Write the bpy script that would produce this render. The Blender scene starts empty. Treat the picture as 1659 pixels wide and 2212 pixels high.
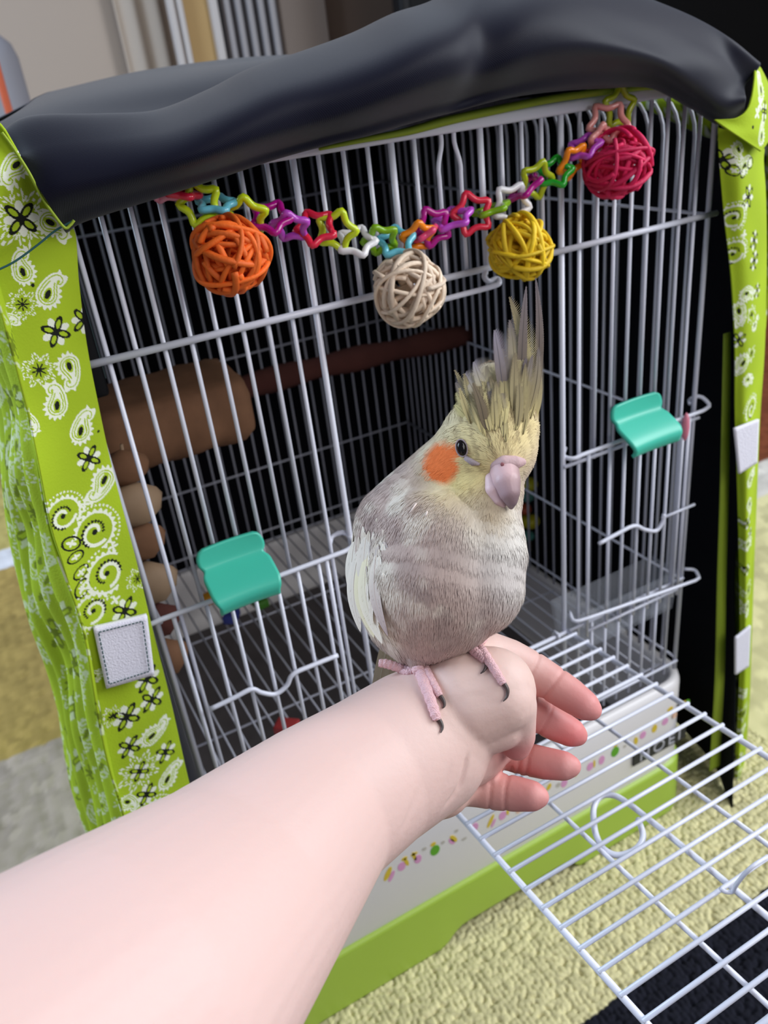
import bpy, bmesh, math, random
import numpy as np
from mathutils import Vector, Matrix
from mathutils.bvhtree import BVHTree
random.seed(7); RNG = np.random.RandomState(7)
scene = bpy.context.scene
COL = scene.collection
PI = math.pi

# ------------------------------------------------------------------ camera (all lengths in cm, z=0 on the middle rail of the cage, floor at z=-60)
FPX = 1754.06
CAM = np.array([-4.2336, -43.8557, 11.6025])
def rotv(a):
    a = np.array(a, float); t = np.linalg.norm(a); k = a/t
    K = np.array([[0,-k[2],k[1]],[k[2],0,-k[0]],[-k[1],k[0],0]])
    return np.eye(3)+math.sin(t)*K+(1-math.cos(t))*K@K
RM = rotv([0.45848158, -0.45805144, -0.22960405]) @ np.array([[1,0,0],[0,0,-1],[0,1,0.]])
FLOOR = -60.0
def W(p):                                     # cm -> world metres
    p = np.asarray(p, float)
    return (p - np.array([0,0,FLOOR]))*0.01
camd = bpy.data.cameras.new('camera'); cam = bpy.data.objects.new('camera', camd); COL.objects.link(cam)
M4 = Matrix.Identity(4)
for r in range(3):
    M4[r][0] = RM[0][r]; M4[r][1] = -RM[1][r]; M4[r][2] = -RM[2][r]; M4[r][3] = W(CAM)[r]
cam.matrix_world = M4
camd.sensor_fit = 'VERTICAL'; camd.sensor_height = 36; camd.lens = FPX/2212*36
camd.clip_start = 0.01; camd.clip_end = 50
camd.dof.use_dof = True; camd.dof.focus_distance = 0.325; camd.dof.aperture_fstop = 15.0
scene.camera = cam
# ------------------------------------------------------------------ world and light
world = bpy.data.worlds.new('world'); scene.world = world; world.use_nodes = True
wb = world.node_tree.nodes['Background']; wb.inputs[0].default_value = (0.72,0.78,0.95,1); wb.inputs[1].default_value = 0.26
def area(name, loc, target, size, size_y, power, color):
    l = bpy.data.lights.new(name, 'AREA'); l.shape = 'RECTANGLE'; l.size = size; l.size_y = size_y; l.energy = power; l.color = color
    o = bpy.data.objects.new(name, l); COL.objects.link(o)
    o.location = W(loc); d = Vector(W(target))-Vector(W(loc)); o.rotation_euler = d.to_track_quat('-Z','Y').to_euler()
    return o
area('window_light', (185,-70,95), (10,-20,-12), 1.3, 1.5, 42, (0.90,0.95,1.0))
area('front_fill', (50,-105,55), (8,-18,-8), 0.6, 0.6, 4.6, (1.0,0.97,0.93))  # added soft fill that brightens bird and balls from the front, no real lamp
area('window_light_rear', (-150,110,110), (5,0,0), 1.2, 1.4, 50, (0.66,0.82,1.0))
scene.view_settings.view_transform = 'Standard'; scene.view_settings.look = 'None'
scene.view_settings.gamma = 1; scene.view_settings.use_curve_mapping = False
scene.view_settings.exposure = 0.24

# ------------------------------------------------------------------ projection helpers: a pixel of the photograph -> a point of the place
def ray(x, y): return RM.T @ np.array([(x-829.5)/FPX, (y-1106)/FPX, 1.0])
def on(x, y, ax, v):
    d = ray(x,y); return CAM + (v-CAM[ax])/d[ax]*d
def at(x, y, t): return CAM + t*ray(x,y)
def pix(p):
    q = RM@(np.asarray(p,float)-CAM); return 829.5+FPX*q[0]/q[2], 1106+FPX*q[1]/q[2]
def lin(c):
    c = np.asarray(c,float)/255.0
    return np.where(c<=0.04045, c/12.92, ((c+0.055)/1.055)**2.4)

# ------------------------------------------------------------------ materials
def nt(m): return m.node_tree.nodes, m.node_tree.links
def mat(name, rgb, rough=0.5, spec=0.5, bump=None, noise=None, sss=0, metal=0, trans=0, coat=0, vcol=False, sheen=0, alpha=1, var=None):
    m = bpy.data.materials.new(name); m.use_nodes = True; N, L = nt(m); b = N['Principled BSDF']
    c = lin(rgb); b.inputs['Base Color'].default_value = (*c,1)
    b.inputs['Roughness'].default_value = rough; b.inputs['Specular IOR Level'].default_value = spec
    b.inputs['Metallic'].default_value = metal; b.inputs['Transmission Weight'].default_value = trans
    b.inputs['Coat Weight'].default_value = coat; b.inputs['Sheen Weight'].default_value = sheen
    b.inputs['Alpha'].default_value = alpha
    if sss:
        b.inputs['Subsurface Weight'].default_value = sss; b.inputs['Subsurface Scale'].default_value = 0.004
        b.inputs['Subsurface Radius'].default_value = (1,0.4,0.25)
    tc = N.new('ShaderNodeTexCoord')
    src = None
    if vcol:
        a = N.new('ShaderNodeAttribute'); a.attribute_name = 'Col'; src = a.outputs['Color']
    if var:                                     # (scale, amount): gentle procedural colour variation
        n = N.new('ShaderNodeTexNoise'); n.inputs['Scale'].default_value = var[0]; n.inputs['Detail'].default_value = 4
        L.new(tc.outputs['Object'], n.inputs['Vector'])
        mr = N.new('ShaderNodeMapRange'); mr.inputs['To Min'].default_value = 1-var[1]; mr.inputs['To Max'].default_value = 1+var[1]
        L.new(n.outputs['Fac'], mr.inputs['Value'])
        mx = N.new('ShaderNodeVectorMath'); mx.operation = 'SCALE'
        if src: L.new(src, mx.inputs[0])
        else: mx.inputs[0].default_value = tuple(c)
        L.new(mr.outputs[0], mx.inputs['Scale']); src = mx.outputs[0]
    if src: L.new(src, b.inputs['Base Color'])
    if bump:                                    # (scale, strength, kind)
        if bump[2] == 'noise':
            n = N.new('ShaderNodeTexNoise'); n.inputs['Scale'].default_value = bump[0]; n.inputs['Detail'].default_value = 3; out = n.outputs['Fac']
        elif bump[2] == 'voronoi':
            n = N.new('ShaderNodeTexVoronoi'); n.inputs['Scale'].default_value = bump[0]; out = n.outputs['Distance']
        elif bump[2] == 'wave':
            n = N.new('ShaderNodeTexWave'); n.inputs['Scale'].default_value = bump[0]; n.bands_direction = 'DIAGONAL'; out = n.outputs['Fac']
        L.new(tc.outputs['Object'], n.inputs['Vector'])
        bp = N.new('ShaderNodeBump'); bp.inputs['Strength'].default_value = bump[1]; bp.inputs['Distance'].default_value = 0.0006
        L.new(out, bp.inputs['Height']); L.new(bp.outputs[0], b.inputs['Normal'])
    return m
M_wire = mat('white_enamel_wire', (222,224,238), 0.32, 0.5, coat=0.2, bump=(500,0.1,'noise'))
M_plast = mat('ivory_plastic', (236,232,232), 0.35, 0.5, var=(6,0.02))
M_green = mat('lime_plastic', (166,196,70), 0.38, 0.5, var=(6,0.03))
M_teal = mat('teal_plastic', (70,196,170), 0.35, 0.5, sss=0.1)
M_navy = mat('navy_twill', (13,14,32), 0.5, 0.10, bump=(640,0.10,'wave'), sheen=0.14, var=(9,0.15))
M_lining = mat('black_lining', (14,15,22), 0.9, 0.15, bump=(300,0.3,'noise'), var=(8,0.25))
M_print = mat('printed_cotton', (160,190,30), 0.85, 0.2, vcol=True, bump=(900,0.35,'noise'))
M_lime = mat('lime_piping', (150,172,52), 0.6, 0.3, bump=(700,0.3,'noise'))
M_vel = mat('white_loop_tape', (240,238,250), 0.95, 0.1, bump=(900,0.9,'noise'), sheen=0.4)
M_thread = mat('dark_teal_thread', (30,80,80), 0.8)
M_skin = mat('skin', (230,200,188), 0.5, 0.35, sss=0.12, vcol=True, bump=(420,0.22,'noise'), var=(14,0.035))
M_feath = mat('feathers', (200,190,180), 0.85, 0.1, vcol=True, sheen=0.1)
M_beak = mat('horn_beak', (196,165,172), 0.45, 0.4, vcol=True, sss=0.05, bump=(300,0.2,'noise'))
M_cere = mat('pale_cere', (196,166,168), 0.7, 0.3, bump=(700,0.4,'noise'), sss=0.1)
M_eye = mat('dark_eye', (10,6,6), 0.12, 0.35)
M_lid = mat('grey_eyelid', (160,146,150), 0.8, 0.2, bump=(900,0.5,'noise'))
M_foot = mat('pink_scaly_skin', (224,182,186), 0.65, 0.3, bump=(1600,0.6,'voronoi'), sss=0.1, var=(160,0.12))
M_claw = mat('dark_claw', (74,62,60), 0.35, 0.5)
M_wood = mat('pale_wood', (128,92,68), 0.8, 0.2, var=(45,0.4), bump=(120,0.6,'noise'))
M_dwood = mat('dark_bark', (92,54,48), 0.9, 0.2, var=(40,0.3), bump=(160,0.9,'noise'))
M_wall = mat('beige_wall', (206,190,176), 0.9, 0.2, var=(2,0.02), bump=(60,0.15,'noise'))
M_greyf = mat('grey_lacquer', (150,150,160), 0.6, var=(3,0.05))
M_black = mat('black_panel', (16,17,22), 0.5, 0.3, var=(3,0.3))
M_white = mat('white_paint', (214,208,206), 0.5, var=(3,0.03))
M_orange = mat('orange_cord', (200,90,50), 0.5)
M_brownw = mat('brown_wood', (128,74,44), 0.5, var=(8,0.2))
M_darkplate = mat('dark_plate', (22,26,40), 0.4)
M_letter = mat('silver_letter', (190,190,200), 0.4)
M_cream = mat('cream_card', (160,132,104), 0.7)
M_clear = mat('clear_plastic', (215,220,230), 0.15, 0.5, alpha=0.16)
M_paper = mat('tray_paper', (98,92,92), 0.9, var=(25,0.35))
def cane(name, rgb): return mat(name, rgb, 0.6, 0.35, var=(90,0.14), bump=(500,0.5,'noise'))

# ------------------------------------------------------------------ object helpers
def tag(o, label=None, cat=None, group=None, kind=None):
    if label: o['label'] = label
    if cat: o['category'] = cat
    if group: o['group'] = group
    if kind: o['kind'] = kind
    return o
ORG = {}
def thing(name, label, cat, base, group=None):
    o = bpy.data.objects.new(name, None); COL.objects.link(o); o.location = W(base); o.empty_display_size = 0.02
    tag(o, label, cat, group); return o
def gorg(o):
    v = Vector((0,0,0))
    while o is not None: v += Vector(o.location); o = o.parent
    return np.array(v)
def mesh(name, V, F, m, parent=None, smooth=True, cols=None, loc=None):
    """V in cm (absolute).  One mesh object, child of parent."""
    V = W(V)
    off = gorg(parent) if parent is not None else np.zeros(3)
    if parent is None:
        off = np.array([V[:,0].mean(), V[:,1].mean(), V[:,2].min()])
    me = bpy.data.meshes.new(name); me.from_pydata((V-off).tolist(), [], [tuple(int(i) for i in f) for f in F]); me.materials.append(m)
    if smooth: me.polygons.foreach_set('use_smooth', [True]*len(me.polygons))
    if cols is not None:
        a = me.color_attributes.new('Col','FLOAT_COLOR','POINT')
        c = np.ones((len(V),4),np.float32); c[:,:3] = cols; a.data.foreach_set('color', c.ravel())
    me.update()
    o = bpy.data.objects.new(name, me); COL.objects.link(o)
    if parent is not None: o.parent = parent
    else: o.location = off
    return o
class MB:
    def __init__(s): s.V=[]; s.F=[]; s.C=[]
    def add(s, V, F, c=None):
        n=len(s.V); s.V += [tuple(v) for v in V]; s.F += [tuple(i+n for i in f) for f in F]
        if c is not None: s.C += [tuple(c)]*len(V) if np.ndim(c)==1 else [tuple(x) for x in c]
        return s
    def build(s, name, m, parent=None, smooth=True):
        return mesh(name, np.array(s.V), s.F, m, parent, smooth, np.array(s.C) if s.C else None)
def tube(pts, r, n=8, closed=False, flat=1.0, capend=True):
    P = np.array(pts,float); k=len(P); R = np.full(k,r,float) if np.isscalar(r) else np.array(r,float)
    if closed: T = np.roll(P,-1,0)-np.roll(P,1,0)
    else: T = np.gradient(P,axis=0)
    T /= np.linalg.norm(T,axis=1)[:,None]+1e-12
    u = np.cross(T[0],[0,0,1.]); 
    if np.linalg.norm(u)<0.1: u = np.cross(T[0],[0,1.,0])
    u/=np.linalg.norm(u); V=[]; A=np.arange(n)*2*PI/n
    for i in range(k):
        u = u-T[i]*(u@T[i]); u/=np.linalg.norm(u)+1e-12; w=np.cross(T[i],u)
        V.append(P[i]+R[i]*(np.cos(A)[:,None]*u+flat*np.sin(A)[:,None]*w))
    V=np.concatenate(V); F=[]
    for i in range(k if closed else k-1):
        j=(i+1)%k
        for a in range(n):
            b=(a+1)%n; F.append((i*n+a,i*n+b,j*n+b,j*n+a))
    if not closed and capend: F.append(tuple(range(n))[::-1]); F.append(tuple((k-1)*n+a for a in range(n)))
    return V,F
def spline(P, n):                               # Catmull-Rom through P, n samples
    P=np.array(P,float)
    if len(P)==2: return P[0]+(P[1]-P[0])*np.linspace(0,1,n)[:,None]
    Q=np.vstack([2*P[0]-P[1],P,2*P[-1]-P[-2]]); t=np.linspace(0,len(P)-1,n); i=np.minimum(t.astype(int),len(P)-2); f=(t-i)[:,None]
    a,b,c,d=Q[i],Q[i+1],Q[i+2],Q[i+3]
    return 0.5*(2*b+(c-a)*f+(2*a-5*b+4*c-d)*f*f+(3*b-a-3*c+d)*f**3)
def box(c, s, bev=0.0):
    c=np.array(c,float); s=np.array(s,float)/2; bm=bmesh.new(); bmesh.ops.create_cube(bm,size=1)
    for v in bm.verts: v.co=Vector(c+np.array(v.co)*2*s)
    if bev>0: bmesh.ops.bevel(bm,geom=list(bm.edges),offset=bev,segments=3,profile=0.5,affect='EDGES')
    bm.verts.index_update(); V=[tuple(v.co) for v in bm.verts]; F=[tuple(v.index for v in f.verts) for f in bm.faces]; bm.free(); return V,F
def sheet(P):                                   # grid (m,n,3) -> faces
    m,n=P.shape[:2]; I=np.arange(m*n).reshape(m,n)
    return P.reshape(-1,3), np.stack([I[:-1,:-1],I[:-1,1:],I[1:,1:],I[1:,:-1]],-1).reshape(-1,4)
def grid_spline(G, m, n):                       # control grid rows -> dense grid
    G=np.array(G,float); rows=np.array([spline(r,n) for r in G]); return np.array([spline(rows[:,j],m) for j in range(n)]).transpose(1,0,2)
def solid_sheet(P, t):                          # give a cloth sheet a small thickness (t cm), returns V,F, count of the front layer
    V,F=sheet(P); m,n=P.shape[:2]
    du=np.gradient(P,axis=1); dv=np.gradient(P,axis=0); N=np.cross(du,dv); N/=np.linalg.norm(N,axis=2)[:,:,None]+1e-12
    V2=(P+N*t).reshape(-1,3); k=m*n; F=[tuple(f) for f in F]; B=[tuple(i+k for i in f[::-1]) for f in F]
    I=np.arange(k).reshape(m,n); loop=list(I[0,:])+list(I[1:,-1])+list(I[-1,:-1][::-1])+list(I[1:-1,0][::-1])
    S=[(loop[(i+1)%len(loop)],loop[i],loop[i]+k,loop[(i+1)%len(loop)]+k) for i in range(len(loop))]
    return np.vstack([V,V2]), F+B+S, k
def ico(sub=2):
    bm=bmesh.new(); bmesh.ops.create_icosphere(bm,subdivisions=sub,radius=1); V=np.array([v.co[:] for v in bm.verts]); F=[tuple(v.index for v in f.verts) for f in bm.faces]; bm.free(); return V,F
ICO=ico(3); ICO4=ico(4); ICO2=ico(2)
def blob(name, balls, voxel, smooth, m=None, parent=None):
    """balls: list of (centre cm, radius cm).  Union -> one continuous mesh; returns V(cm), F"""
    mb_V=[];mb_F=[];n=0
    for c,r in balls:
        I_=ICO4 if r>2.2 else ICO
        mb_V.append(np.array(c)+I_[0]*r); mb_F.append(np.array(I_[1])+n); n+=len(I_[0])
    me=bpy.data.meshes.new('tmp'); me.from_pydata(np.vstack(mb_V).tolist(),[],np.vstack(mb_F).tolist())
    o=bpy.data.objects.new('tmp',me); COL.objects.link(o)
    rm=o.modifiers.new('r','REMESH'); rm.mode='VOXEL'; rm.voxel_size=voxel; rm.adaptivity=0
    sm=o.modifiers.new('s','SMOOTH'); sm.factor=0.5; sm.iterations=smooth
    dg=bpy.context.evaluated_depsgraph_get(); dg.update(); ev=o.evaluated_get(dg); e=ev.to_mesh()
    V=np.empty(len(e.vertices)*3); e.vertices.foreach_get('co',V); V=V.reshape(-1,3)
    F=[tuple(p.vertices) for p in e.polygons]; ev.to_mesh_clear(); bpy.data.objects.remove(o); bpy.data.meshes.remove(me)
    return V,F
def chain(pts, step=0.35):
    """pts: (px,py,depth,r_px) tapered chain -> spheres"""
    out=[]; Q=[(at(a,b,d), r*d/FPX) for a,b,d,r in pts]
    if len(Q)==1: return Q
    for (p,r),(q,s) in zip(Q[:-1],Q[1:]):
        k=max(2,int(np.linalg.norm(q-p)/(max(min(r,s),0.05)*step))+1)
        for i in range(k): f=i/k; out.append((p*(1-f)+q*f, r*(1-f)+s*f))
    out.append(Q[-1]); return out
def vnormals(V,F):
    F=np.array([f if len(f)==4 else (*f,f[-1]) for f in F]); N=np.zeros_like(V); n=np.cross(V[F[:,2]]-V[F[:,0]],V[F[:,3]]-V[F[:,1]])
    for k in range(4): np.add.at(N,F[:,k],n)
    return N/(np.linalg.norm(N,axis=1)[:,None]+1e-12)
def hit(bvh,x,y):
    d=ray(x,y); d=d/np.linalg.norm(d); r=bvh.ray_cast(Vector(CAM),Vector(d))
    return (np.array(r[0]), np.array(r[1])) if r[0] is not None else (None,None)

# ================================================================== ROOM
def struct(name,V,F,m,smooth=False):
    o=mesh(name,np.array(V,float),F,m,None,smooth); o['kind']='structure'; return o
struct('floor',*box((60,150,-61.6),(700,700,2)),mat('grey_floorboards',(120,104,92),0.6,var=(4,0.2)))
struct('wall_back',*box((60,262,60),(700,6,245)),M_wall)
struct('wall_right',*box((330,100,60),(6,330,245)),M_wall)

# rug: patchwork of coloured blocks with real looped pile (displaced grid near the camera)
def rug_color(X,Y):
    c=np.empty(X.shape+(3,)); c[:]=lin((212,205,158))
    def blk(mask,rgb): c[mask]=lin(rgb)
    left=X<2
    blk((Y<-13.2+0.02*(X-30)),(30,31,40))
    blk(left&(Y>=-13.8)&(Y<50.4),(178,160,148))
    blk(left&(Y>=50.4)&(Y<103.4),(176,148,86))
    blk(left&(Y>=103.4)&(Y<111.4),(228,224,226))
    blk(left&(Y>=111.4),(190,172,104))
    r=~left
    blk(r&(Y>=38.5)&(Y<47.5)&(X>70),(214,208,200))
    blk(r&(Y>=47.5)&(X>70),(120,66,44))
    return c
def loops(x0,x1,y0,y1,st,pitch,h):
    xs=np.arange(x0,x1,st); ys=np.arange(y0,y1,st); X,Y=np.meshgrid(xs,ys)
    gx=np.floor(X/pitch).astype(int); gy=np.floor(Y/pitch).astype(int); best=np.full(X.shape,9.); bid=np.zeros(X.shape)
    for a in (-1,0,1):
        for b in (-1,0,1):
            i=gx+a; j=gy+b
            h1=np.modf(np.abs(np.sin(i*127.1+j*311.7)*43758.5453))[0]; h2=np.modf(np.abs(np.sin(i*269.5+j*183.3)*43758.5453))[0]
            cx=(i+0.15+0.7*h1)*pitch; cy=(j+0.15+0.7*h2)*pitch; an=h1*PI
            dx=X-cx; dy=Y-cy; u=dx*np.cos(an)+dy*np.sin(an); v=-dx*np.sin(an)+dy*np.cos(an)
            d=np.sqrt((u/1.25)**2+(v/0.8)**2)/pitch; k=d<best; best=np.where(k,d,best); bid=np.where(k,h2,bid)
    Z=FLOOR+h*np.sqrt(np.clip(1-(best/0.75)**2,0,1))-0.25
    return X,Y,Z,best,bid
rug=thing('rug','patchwork loop pile rug of yellow green, black, ochre and taupe blocks under the cage','rug',(40,40,FLOOR))
def rugpatch(name,x0,x1,y0,y1,st,pitch,h):
    X,Y,Z,b,i=loops(x0,x1,y0,y1,st,pitch,h); V,F=sheet(np.stack([X,Y,Z],-1)); C=rug_color(X,Y)
    C=C*(0.80+0.34*i)[...,None]
    return mesh(name,V,F,M_rug,rug,True,C.reshape(-1,3))
M_rug=mat('rug_yarn',(200,190,130),0.95,0.1,vcol=True,bump=(900,0.5,'noise'))
tag(rugpatch('looped_pile',4,60.3,-34.3,6,0.125,0.5,0.42),kind='stuff')
tag(rugpatch('looped_pile',-60,4.6,-46,190,0.5,1.6,0.4),kind='stuff')
tag(rugpatch('looped_pile',3.8,61,-46,-33.8,0.3,0.9,0.4),kind='stuff')
tag(rugpatch('looped_pile',4,60.5,5.8,190,0.7,2.0,0.3),kind='stuff')
tag(rugpatch('looped_pile',60,230,-46,190,0.7,2.0,0.4),kind='stuff')
mesh('rug_backing',*[np.array(a) if i==0 else a for i,a in enumerate(box((85,72,-60.45),(290,236,0.3)))],M_rug,rug,False,np.tile(lin((150,140,100)),(8,1)))

# things by the wall, far behind the cage
def wy(x,y,Y): return on(x,y,1,Y)
# grey chair back at the far left with an orange cable beside it
c=thing('grey_armchair','blurred grey rounded chair back at the left edge behind the cage','chair',(-76,190,FLOOR))
bk=wy(8,120,190); x1=bk[0]
mesh('backrest',*[np.array(a) if i==0 else a for i,a in enumerate(box((x1-22,190,-5),(50,14,70),6))],M_greyf,c)
mesh('seat',*[np.array(a) if i==0 else a for i,a in enumerate(box((x1-22,165,-38),(50,46,12),4))],M_greyf,c)
for sx in (-20,20):
    for sy in (150,186):
        V,F=tube([(x1-22+sx,sy,-44),(x1-22+sx,sy,FLOOR)],2,10); mesh('leg',V,F,M_black,c)
p0=wy(-6,150,136);p1=wy(12,215,136);p2=wy(26,262,136)
V,F=tube(spline([p0+(p0-p1)*2,p0,p1,p2,p2+(p2-p1)*2,(p2[0]+6,136,FLOOR+1)],40),0.7,8)
tag(mesh('orange_cable',V,F,M_orange),'thin orange cable hanging in front of the grey chair back','cable')
# curtain: pale, with soft vertical folds, and the pale panel by it
def curtain(name,label,xa,xb,Y,z0,z1,amp,waves,m,cat='curtain'):
    n=max(24,waves*12); xs=np.linspace(xa,xb,n); zz=np.linspace(z1,z0,12)
    P=np.array([[(x,Y+amp*math.sin((x-xa)/(xb-xa)*waves*2*PI)*(1+0.1*math.sin(z*0.05)),z) for x in xs] for z in zz])
    V,F,_=solid_sheet(P,0.4); o=mesh(name,V,F,m); tag(o,label,cat); return o
curtain('curtain','plain beige curtain hanging in soft folds along the back wall',wy(270,60,245)[0],wy(372,60,245)[0],252,FLOOR,150,0.9,2,mat('beige_curtain',(214,200,186),0.9,0.1,bump=(120,0.3,'noise')))
d=thing('folding_screen','white screen frame with tan insert beside the slatted shutter behind the cage','screen',(wy(420,100,235)[0],235,FLOOR))
def slab(px0,px1,Y,dy,name,m,par,z0=FLOOR,z1=170,py=70):
    a=wy(px0,py,Y)[0]; b=wy(px1,py,Y)[0]
    V,F=box(((a+b)/2,Y,(z0+z1)/2),(b-a,dy,z1-z0),0.4); return mesh(name,np.array(V),F,m,par,False)
slab(372,386,234,3,'frame_post',M_white,d); slab(392,404,234,3,'frame_post',M_white,d)
slab(404,462,236,1.5,'tan_insert',mat('tan_board',(196,162,108),0.7,var=(6,0.06)),d)
slab(462,478,234,3,'frame_post',M_white,d)
t=thing('louvre_shutter','grey louvred shutter with upright slats behind the cage','shutter',(wy(550,60,236)[0],236,FLOOR))
slab(480,606,240,1,'backing_board',mat('dark_grey_board',(84,82,86),0.8),t)
for k in range(5): slab(492+k*24,504+k*24,235,3,'slat',mat('grey_slat%d'%k,(170,166,170),0.5) if k==0 else bpy.data.materials['grey_slat0'],t)
o=slab(608,705,246,4,'door_panel',mat('taupe_panel',(170,156,148),0.7,var=(3,0.04)),None); tag(o,'plain taupe cupboard panel to the right of the louvred shutter','panel')
o=slab(706,880,251,4,'cupboard_side',mat('brown_taupe_panel',(128,108,96),0.7,var=(3,0.05)),None); tag(o,'brown taupe cupboard side above the folded navy cloth','panel')
# dark television on a dark stand at upper right
tv=thing('television','large black television standing in the dark behind the right of the cage','television',(150,200,FLOOR))
tx0=on(872,40,1,196)[0]
V,F=box((tx0+95,200,68),(190,6,184),1.5); mesh('screen_housing',np.array(V),F,M_black,tv)
V,F=box((tx0+95,196.8,68),(184,0.5,178)); mesh('screen',np.array(V),F,mat('dark_glass',(8,10,14),0.5,0.2),tv,False)
st=thing('television_stand','dark brown low cabinet under the black television','cabinet',(160,200,FLOOR))
V,F=box((205,205,-43),(190,36,33),1); mesh('cabinet_body',np.array(V),F,M_brownw,st)
for k in range(3):
    V,F=box((143+k*61,186.2,-43),(56,1.6,27),0.5); h=mesh('door',np.array(V),F,M_brownw,st); V,F=box((121+k*61,184.8,-41),(1,1,9),0.3); mesh('handle',np.array(V),F,M_greyf,h)

# ================================================================== CAGE
S=1.5; CW=45.0; CD=50.0; ZT=8.3; ZB=-42.0
cage=thing('bird_cage','white wire bird cage with open front door on a white and lime green plastic base','cage',(22.5,25,FLOOR))
def wire(name,pts,r,par=None,n=8,m=None):
    V,F=tube(pts,r,n); return mesh(name,V,F,m or M_wire,par or cage)
ZA,ZF,ZH=0.0,-15.9,-31.5
BR,TR,RR=0.138,0.2,0.21
def bent(x,dx): return spline([(x,0,-0.2),(x,0,5.2),(x,0,6.4),(x+dx,0,7.5),(x+dx,0,ZT)],14)
for i in range(0,31):
    x=i*S; r=TR if i in (0,9,13,17,21,30) else BR
    z0=ZB
    if 10<=i<=20: z0=ZA-0.2
    if 2<=i<=7 or 23<=i<=28: z0=ZF-0.3
    if i==15: wire('front_wire',bent(x,0.3),r); continue
    if i==16: wire('front_wire',bent(x,-0.3),r); continue
    if i==30:
        wire('corner_wire',[(x-0.1,0,z0),(x-0.1,0,ZT-1.6),(x-0.5,0,ZT-0.6),(x-1.4,0,ZT)],r); continue
    if i==0: wire('corner_wire',[(x,0,z0),(x,0,ZT-1.6),(x+0.5,0,ZT-0.6),(x+1.4,0,ZT)],r); continue
    wire('front_wire',[(x,0,z0),(x,0,ZT)],r)
    if 2<=i<=7 or 23<=i<=28: wire('front_wire',[(x,0,ZH),(x,0,ZB)],r)
# rails of the front
wire('front_rail',[(-0.2,-0.32,ZA),(27.7*1.0,-0.32,ZA)] if False else [(-0.3,-0.32,0.05),(26.0,-0.32,0.05)],RR)
wire('front_rail',[(30.4,-0.32,0.0),(45.4,-0.32,0.0)],RR)
wire('front_rail',[(26,-0.32,0.05),(30.4,-0.32,0.0)],RR)
# latch loop of the door under the rail (seen left of the yellow ball)
l0=on(800,655,1,-0.8)
wire('door_latch',spline([on(940,652,1,-0.9),on(1000,636,1,-0.9),on(1060,620,1,-0.9),on(1078,612,1,-0.9),on(1074,602,1,-0.5),on(1056,608,1,-0.5),on(1046,597,1,-0.5),on(1050,587,1,-0.4)],36),0.18)
V,F=box((22.5,-0.1,ZT+0.15),(43.0,0.5,0.75),0.2); mesh('top_rail',np.array(V),F,M_wire,cage)
for z in (ZH,ZB+1): wire('front_rail',[(0,-0.15,z),(13.4,-0.15,z)],0.14); wire('front_rail',[(31.6,-0.15,z),(45,-0.15,z)],0.14)
wire('front_rail',[(31.4,-0.25,ZF),(45.3,-0.25,ZF)],0.15)
wire('front_rail',[(13.2,-0.1,ZB+1),(31.6,-0.1,ZB+1)],0.14)
# side hoops (wall, roof, wall in one bent wire), back wires and rails
def arc(cx,cz,r,a0,a1,n=7): return [(cx+r*math.cos(a),cz+r*math.sin(a)) for a in np.linspace(a0,a1,n)]
pr=[(0,ZB)]+[(0,0)]+arc(3.2,ZT-3.2,3.2,PI,PI/2)+arc(CW-3.2,ZT-3.2,3.2,PI/2,0)+[(CW,0),(CW,ZB)]
hv=None
for j in range(1,33):
    y=j*S+0.3
    if hv is None:
        hv=wire('hoop_wire',[(a,y,b) for a,b in pr],BR,None,6); hy=y
    else:
        o=hv.copy(); COL.objects.link(o); o.location=(hv.location[0],(y-hy)*0.01,hv.location[2])
bw=None
for i in range(0,31):
    if bw is None: bw=wire('back_wire',[(0,CD,ZB),(0,CD,ZT)],BR,None,6)
    else:
        o=bw.copy(); COL.objects.link(o); o.location=(i*S*0.01,0,0)
for z in (0.0,-16.5,-31.5,-40.5):
    wire('back_rail',[(0,CD-0.25,z),(CW,CD-0.25,z)],0.13); wire('side_rail',[(CW-0.25,0,z),(CW-0.25,CD,z)],0.13); wire('side_rail',[(0.25,0,z),(0.25,CD,z)],0.13)
wire('roof_rail',[(8,0,ZT-0.3),(8,CD,ZT-0.3)],0.13); wire('roof_rail',[(37,0,ZT-0.3),(37,CD,ZT-0.3)],0.13)
# small sliding feeder doors, left and right
def feeder(x0,dz,label):
    ZF=globals()['ZF']+dz
    # local x from 0 to 13 runs left to right
    f=wire('feeder_door',spline([(x0-0.3,0.7,ZF+0.3),(x0-0.9,0.2,ZF),(x0-0.6,-0.5,ZF-0.1),(x0+0.2,-0.62,ZF)],10).tolist()+[(x0+12.6,-0.62,ZF)]+spline([(x0+12.9,-0.6,ZF+0.02),(x0+13.5,-0.5,ZF+0.25),(x0+13.3,0.3,ZF+0.8),(x0+12.5,0.6,ZF+0.7),(x0+12.1,0.2,ZF+0.5)],12).tolist(),0.17)
    tag(f,label)
    for q in (1.0,3.1,4.6,6.2,7.8,9.3,10.8,11.4): wire('door_wire',[(x0+q,-0.45,ZF),(x0+q,-0.45,ZH-1.2)],BR if q not in (1.0,11.4) else 0.15,f)
    wire('door_wire',[(x0+1.0,-0.5,ZH-0.6),(x0+11.4,-0.5,ZH-0.6)],0.13,f)
    return f
fl=feeder(0.0,0.0,'small sliding wire door left of the front opening')
fr=feeder(32.6,0.7,'small sliding wire door right of the front opening')
def hw(P): return [(x,-0.85,z) for x,z in P]
wire('perch_hook',spline(hw([(1.6,-23.6),(3.2,-23.5),(4.5,-23.4),(5.1,-24),(6,-24.6),(6.9,-24.3),(7.5,-23.6),(9,-23.55),(10.9,-23.6)]),40),0.17,fl)
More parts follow.
